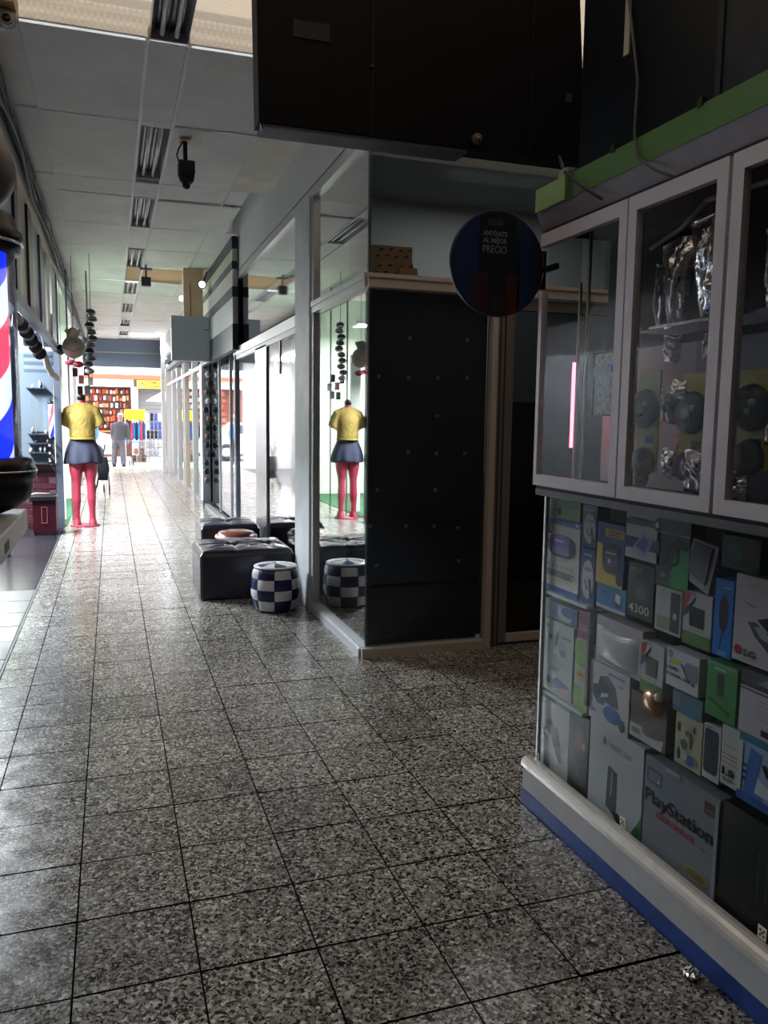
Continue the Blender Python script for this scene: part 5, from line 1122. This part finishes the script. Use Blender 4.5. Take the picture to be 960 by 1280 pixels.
# orange shop goods across the street
rnd = random.Random(11)
MB().box(-3, .72, 31.55, 31.6, 0, 2.55, C_('7a4a3c', .8)).box(-3, .72, 31.2, 31.55, .9, .95, C_('c86a48')).build('stall_back', ob)
gcols = ['c0603c', 'b0402c', 'c87a50', 'c8beb8', 'c49a80', '983830', 'bcbcc0', '4a4244', 'b86848']
n = 0
gname = {'c0603c': 'orange', 'b0402c': 'red', 'c87a50': 'light orange', 'c8beb8': 'cream', 'c49a80': 'peach', '983830': 'dark red', 'bcbcc0': 'pale grey', '4a4244': 'dark brown', 'b86848': 'warm orange'}
ordw = 'first second third fourth fifth sixth seventh eighth ninth tenth eleventh twelfth thirteenth fourteenth fifteenth'.split()
ordn = ['lowest', 'second', 'third', 'fourth', 'fifth', 'top']
for r in range(6):
    for c in range(14):
        x = -.95+.12*c+rnd.uniform(-.035, .035); z = 1.05+.25*r+(rnd.uniform(-.02, .02))
        MB().cbox(x-rnd.uniform(.03, .055), x+rnd.uniform(.03, .055), 31.35+rnd.uniform(-.05, .05), 31.5, z, z+rnd.uniform(.10, .20), .008, C_(gc_ := rnd.choice(gcols), .6)).build('packet', org=(x, 31.4, z), label='%s packet, %s from the left in the %s row across the street' % (gname[gc_], ordw[c], ordn[r]), cat='packet', group='bright goods in the orange shop across the street')
# umbrella
um = thing('street_umbrella', 'white street umbrella beyond the far right post', 'umbrella', (1.7, 28, 0))
um_v = []; fs = []
for i in range(8):
    a = 2*PI*i/8; um_v.append((1.72+.60*math.cos(a), 28+.60*math.sin(a), 2.0))
um_v.append((1.72, 28, 2.36)); fs = [(i, (i+1) % 8, 8) for i in range(8)]
u_ = MB().add(um_v, fs, C_('e8ecf4', .7)).build('canopy', um); u_.modifiers.new('s', 'SOLIDIFY').thickness = .012; bake(u_)
MB().tube([(1.60, 28, 0), (1.72, 28, 2.34)], .016, C_('c4c4c4')).build('pole', um)
# stall: yellow cloth and blue clothes
st = thing('clothes_stall', 'street stall with bright yellow cloth over hanging blue clothes', 'stall', (.75, 27, 0))
vs = []; fs = []; n_, m_ = 16, 6
for i in range(n_+1):
    for j in range(m_+1):
        u = i/n_; v = j/m_; vs.append((.41+.62*u+.02*math.sin(9*v), 26.9-.12*v+.02*math.sin(14*u), 1.70-.33*v+.025*math.sin(19*u)*v))
for i in range(n_):
    for j in range(m_): a = i*(m_+1)+j; fs.append((a, a+m_+1, a+m_+2, a+1))
o = MB().add(vs, fs, C_('f0b81c', .7), True).build('yellow_cloth', st); o.modifiers.new('s', 'SOLIDIFY').thickness = .01; bake(o)
MB().box(.42, 1.05, 26.95, 27.3, 1.69, 1.71, C_('e8b020')).build('top', st)
for x in (.43, 1.03): MB().tube([(x, 27.0, 0), (x, 27.0, 1.7)], .014, ALU).build('leg', st)
for i, col in enumerate(['2c5a94', '1f2c50', 'c23a3a', '2a6aa8', '1c2440', '3a7ab0', 'c84444', '24406c']):
    x = .47+.075*i
    MB().loft([((x, 26.95, .72+.04*(i % 2)), .045, .05), ((x, 26.95, .95), .042, .055), ((x, 26.95, 1.22), .05, .06), ((x, 26.95, 1.32), .02, .03)], C_(col, .8), 10).build('garment', st)
MB().box(.45, 1.02, 26.9, 27.1, .66, .71, C_('3a6cb4')).build('tray', st)
# hand truck with a wire cage
ht = thing('hand_truck', 'two-wheeled hand truck with a wire cage beside the man', 'hand truck', (.8, 25.4, 0))
cgm = C_('8a7f7a', .5, metal=.3); cg = MB()
for x in [.55+.075*i for i in range(8)]: cg.tube([(x, 25.3, .09), (x, 25.3, .74)], .006, cgm, 5).tube([(x, 25.55, .09), (x, 25.55, .74)], .006, cgm, 5)
for z in (.1, .26, .42, .58, .74): cg.tube([(.55, 25.3, z), (1.075, 25.3, z), (1.075, 25.55, z), (.55, 25.55, z), (.55, 25.3, z)], .007, cgm, 5)
cg.build('cage', ht)
for i, (x, z, c) in enumerate([(.64, .12, '5a4640'), (.78, .12, '8a6a58'), (.92, .12, '4a3c3c'), (.70, .34, 'a8786a'), (.88, .34, '6a5048')]):
    MB().cbox(x-.06, x+.06, 25.33, 25.52, z, z+.2, .01, C_(c, .7)).build('parcel', ht)
for x in (.50, .60): MB().lathe((x, 25.25, .095), [(.055, -.018), (.092, -.014), (.095, 0), (.092, .014), (.055, .018)], BLACKM, 20, 'x').build('wheel', ht)
MB().tube([(.55, 25.28, .08), (.55, 25.28, .9), (.60, 25.25, .95)], .012, C_('6a6a70')).tube([(1.08, 25.3, 0), (1.08, 25.3, .75)], .01, C_('6a6a70')).build('handle', ht)
# hanging clothes on the right
hc = thing('clothes_rack', 'rack of small grey, red and black clothes behind the far right post', 'clothes rack', (1.4, 27.8, 0))
MB().tube([(1.10, 27.8, 0), (1.10, 27.8, 1.65), (1.9, 27.8, 1.65), (1.9, 27.8, 0)], .015, ALU).build('frame', hc)
rnd = random.Random(4)
for r in range(5):
    for c in range(6):
        x = 1.16+.125*c; z = 1.36-.29*r
        MB().loft([((x, 27.75, z-.02), .045, .02), ((x, 27.75, z+.12), .04, .02), ((x, 27.75, z+.2), .055, .02), ((x, 27.75, z+.24), .02, .015)], C_(rnd.choice(['3a4a8a', 'c8c8cc', '1c1e26', 'a84048', '8a8c94', 'e0e0e4', '22242c'] if r < 3 else ['a4a6ac', 'd4d6da', '8c8e96', 'c0c2c8']), .8), 10).build('garment', hc)
# parked car, mostly behind the mannequin
cr = thing('car', 'white car parked in the street left of the man', 'car', (-1.3, 28.4, 0))
body = [(-3.4, .25), (-3.4, .65), (-3.0, .82), (-2.5, .88), (-2.0, 1.28), (-.9, 1.32), (-.45, .95), (-.02, .85), (.08, .6), (.08, .25)]
MB().prism([(x, 27.6, z) for x, z in body], (0, 1.6, 0), C_('e4e6ea', .3)).build('body', cr)
MB().prism([(-2.35, 27.59, .92), (-1.95, 27.59, 1.22), (-.95, 27.59, 1.25), (-.62, 27.59, .95)], (0, 1.62, 0), C_('3a4450', .15)).build('window', cr)
for x in (-2.7, -.55): MB().lathe((x, 27.62, .3), [(.2, -.04), (.3, -.03), (.3, .16), (.2, .17)], BLACKM, 24, 'y').lathe((x, 27.57, .3), [(.17, 0), (.12, -.02)], ALU, 16, 'y').build('wheel', cr)
MB().box(-.02, .09, 27.65, 27.85, .58, .68, C_('d03a34')).build('tail_lamp', cr)

# ---- people
SKIN = M('skin', (.35, .20, .14), .55)
def person(name_label, loc, rot, shirt, trousers, hat, lean=.0, spread=.13, hgt=1.56):
    t = thing('person', name_label, 'person', (0, 0, 0)); k = hgt/1.62
    b = MB()
    lx = (-spread-.02, spread)
    def V3(x, y, z): return (x*k, y*k, z*k)
    for i, s_ in enumerate((-1, 1)):
        fx = lx[i]; hx = s_*.085
        b.loft([(V3(fx, .06, .01), .04, .12), (V3(fx, .05, .05), .042, .10), (V3(fx, 0, .10), .042, .05), (V3(fx*.9+hx*.1, -.01, .28), .055, .06), (V3(fx*.6+hx*.4, .01, .46), .055, .06), (V3(fx*.3+hx*.7, .01, .66), .075, .08), (V3(hx, 0, .82), .088, .10)], SKIN, 14)
    L_ = lambda z: lean*max(z-.8, 0)
    b.loft([(V3(0, 0, .76), .14, .10), (V3(0, 0, .84), .165, .12), (V3(L_(1.0), 0, 1.0), .145, .105), (V3(L_(1.15), 0, 1.15), .16, .11), (V3(L_(1.28), -.01, 1.28), .18, .105), (V3(L_(1.36), -.01, 1.35), .12, .075), (V3(L_(1.40), 0, 1.40), .055, .055), (V3(L_(1.46), .01, 1.46), .05, .055)], SKIN, 20)
    hx_ = L_(1.5)
    b.loft([(V3(hx_, .035, 1.41), .035, .045), (V3(hx_, .03, 1.44), .06, .075), (V3(hx_, .015, 1.50), .072, .092), (V3(hx_, .01, 1.56), .072, .09), (V3(hx_, 0, 1.61), .045, .06)], SKIN, 18)
    b.loft([(V3(hx_, .105, 1.48), .016, .02), (V3(hx_, .098, 1.505), .012, .018), (V3(hx_, .09, 1.535), .007, .01)], SKIN, 8)
    for s_ in (-1, 1):
        b.ball(V3(hx_+s_*.075, 0, 1.515), .022, SKIN, 10, 6, sx=.4)
        sx = L_(1.3)+s_*.19
        b.tube([V3(L_(1.3)+s_*.13, 0, 1.31), V3(sx, 0, 1.28), V3(sx+s_*.04, -.01, 1.03), V3(sx+s_*.035, .05, .82), V3(sx+s_*.03, .065, .79)], [.05, .052, .042, .03, .026], SKIN, 10)
        hxx = sx+s_*.03
        b.loft([(V3(hxx, .065, .80), .018, .03), (V3(hxx, .075, .75), .018, .042), (V3(hxx, .08, .71), .016, .04)], SKIN, 10)
        for f in range(4): b.tube([V3(hxx, .052+.019*f, .715), V3(hxx-s_*.004, .055+.019*f, .68), V3(hxx-s_*.018, .055+.018*f, .650+.006*abs(f-1.5))], [.0095, .009, .008], SKIN, 6)
        b.tube([V3(hxx, .105, .77), V3(hxx-s_*.01, .125, .735), V3(hxx-s_*.015, .125, .705)], [.011, .010, .009], SKIN, 6)
    bo = b.build('body', t); remesh(bo, .008, 3)
    f_ = MB()
    for s_ in (-1, 1): f_.ball(V3(hx_+s_*.028, .098, 1.527), .009, C_('20181a'), 8, 5, sy=.5)
    f_.build('eyes', t); MB().ball(V3(hx_, .104, 1.455), .02, C_('7a3a38'), 10, 5, sy=.3, sz=.25).build('mouth', t)
    b = MB()
    for i, s_ in enumerate((-1, 1)):
        fx = lx[i]; hx = s_*.085
        b.loft([(V3(fx, -.005, .07), .075, .08), (V3(fx*.9+hx*.1, -.01, .28), .08, .085), (V3(fx*.6+hx*.4, .0, .46), .085, .09), (V3(fx*.3+hx*.7, .0, .66), .10, .105), (V3(hx, 0, .82), .105, .12)], trousers, 16)
    b.loft([(V3(0, 0, .74), .16, .12), (V3(0, 0, .84), .185, .135), (V3(0, 0, .92), .175, .125)], trousers, 20)
    remesh(b.build('trousers', t), .014, 2)
    b = MB()
    b.loft([(V3(0, 0, .82), .19, .14), (V3(L_(1.0), 0, 1.0), .18, .13), (V3(L_(1.15), 0, 1.15), .19, .13), (V3(L_(1.28), -.01, 1.28), .205, .12), (V3(L_(1.36), -.01, 1.36), .14, .09), (V3(L_(1.39), 0, 1.395), .07, .07)], shirt, 20)
    for s_ in (-1, 1):
        sx = L_(1.3)+s_*.19
        b.tube([V3(L_(1.3)+s_*.12, 0, 1.31), V3(sx, 0, 1.29), V3(sx+s_*.042, -.01, 1.03), V3(sx+s_*.038, .04, .86)], [.065, .07, .06, .048], shirt, 12)
    remesh(b.build('shirt', t), .014, 2)
    MB().lathe(V3(hx_, .0, 0), [(.079, 1.545*k), (.082, 1.58*k), (.07, 1.63*k), (.03, 1.655*k), (.005, 1.66*k)], hat, 20).loft([(V3(hx_, .02, 1.545), .12, .135), (V3(hx_, .02, 1.553), .115, .13)], hat, 20).build('hat', t)
    MB().lathe(V3(hx_, 0, 0), [(.081, 1.556*k), (.084, 1.575*k)], BLACKM, 20).build('hat_band', t)
    for i in (0, 1): MB().loft([(V3(lx[i], .05, 0), .055, .14), (V3(lx[i], .05, .04), .055, .135), (V3(lx[i], .01, .085), .05, .075)], C_('2a2628', .6), 16).build('shoe', t)
    MB().tube([V3(.0, -.135, .955), V3(.0, -.134, .96)], .01, BLACKM).build('belt_loop', t)
    t.location = loc; t.rotation_euler = (0, 0, rot); return t
person('man in grey shirt, pale trousers and striped white cap standing with his back turned', (.20, 25.1, -.01), math.radians(-6), C_('4c4a50', .8), C_('605d64', .8, noise=(12, .3)), C_('b4b4b4', .7), lean=.10, spread=.13)
person('person in blue shirt and cap standing in the street, seen mirrored in the panes', (-.62, 25.9, -.01), math.radians(160), C_('5b86c8', .8), C_('3a3c44', .8), C_('c8b8a8', .7), lean=.0, spread=.1)
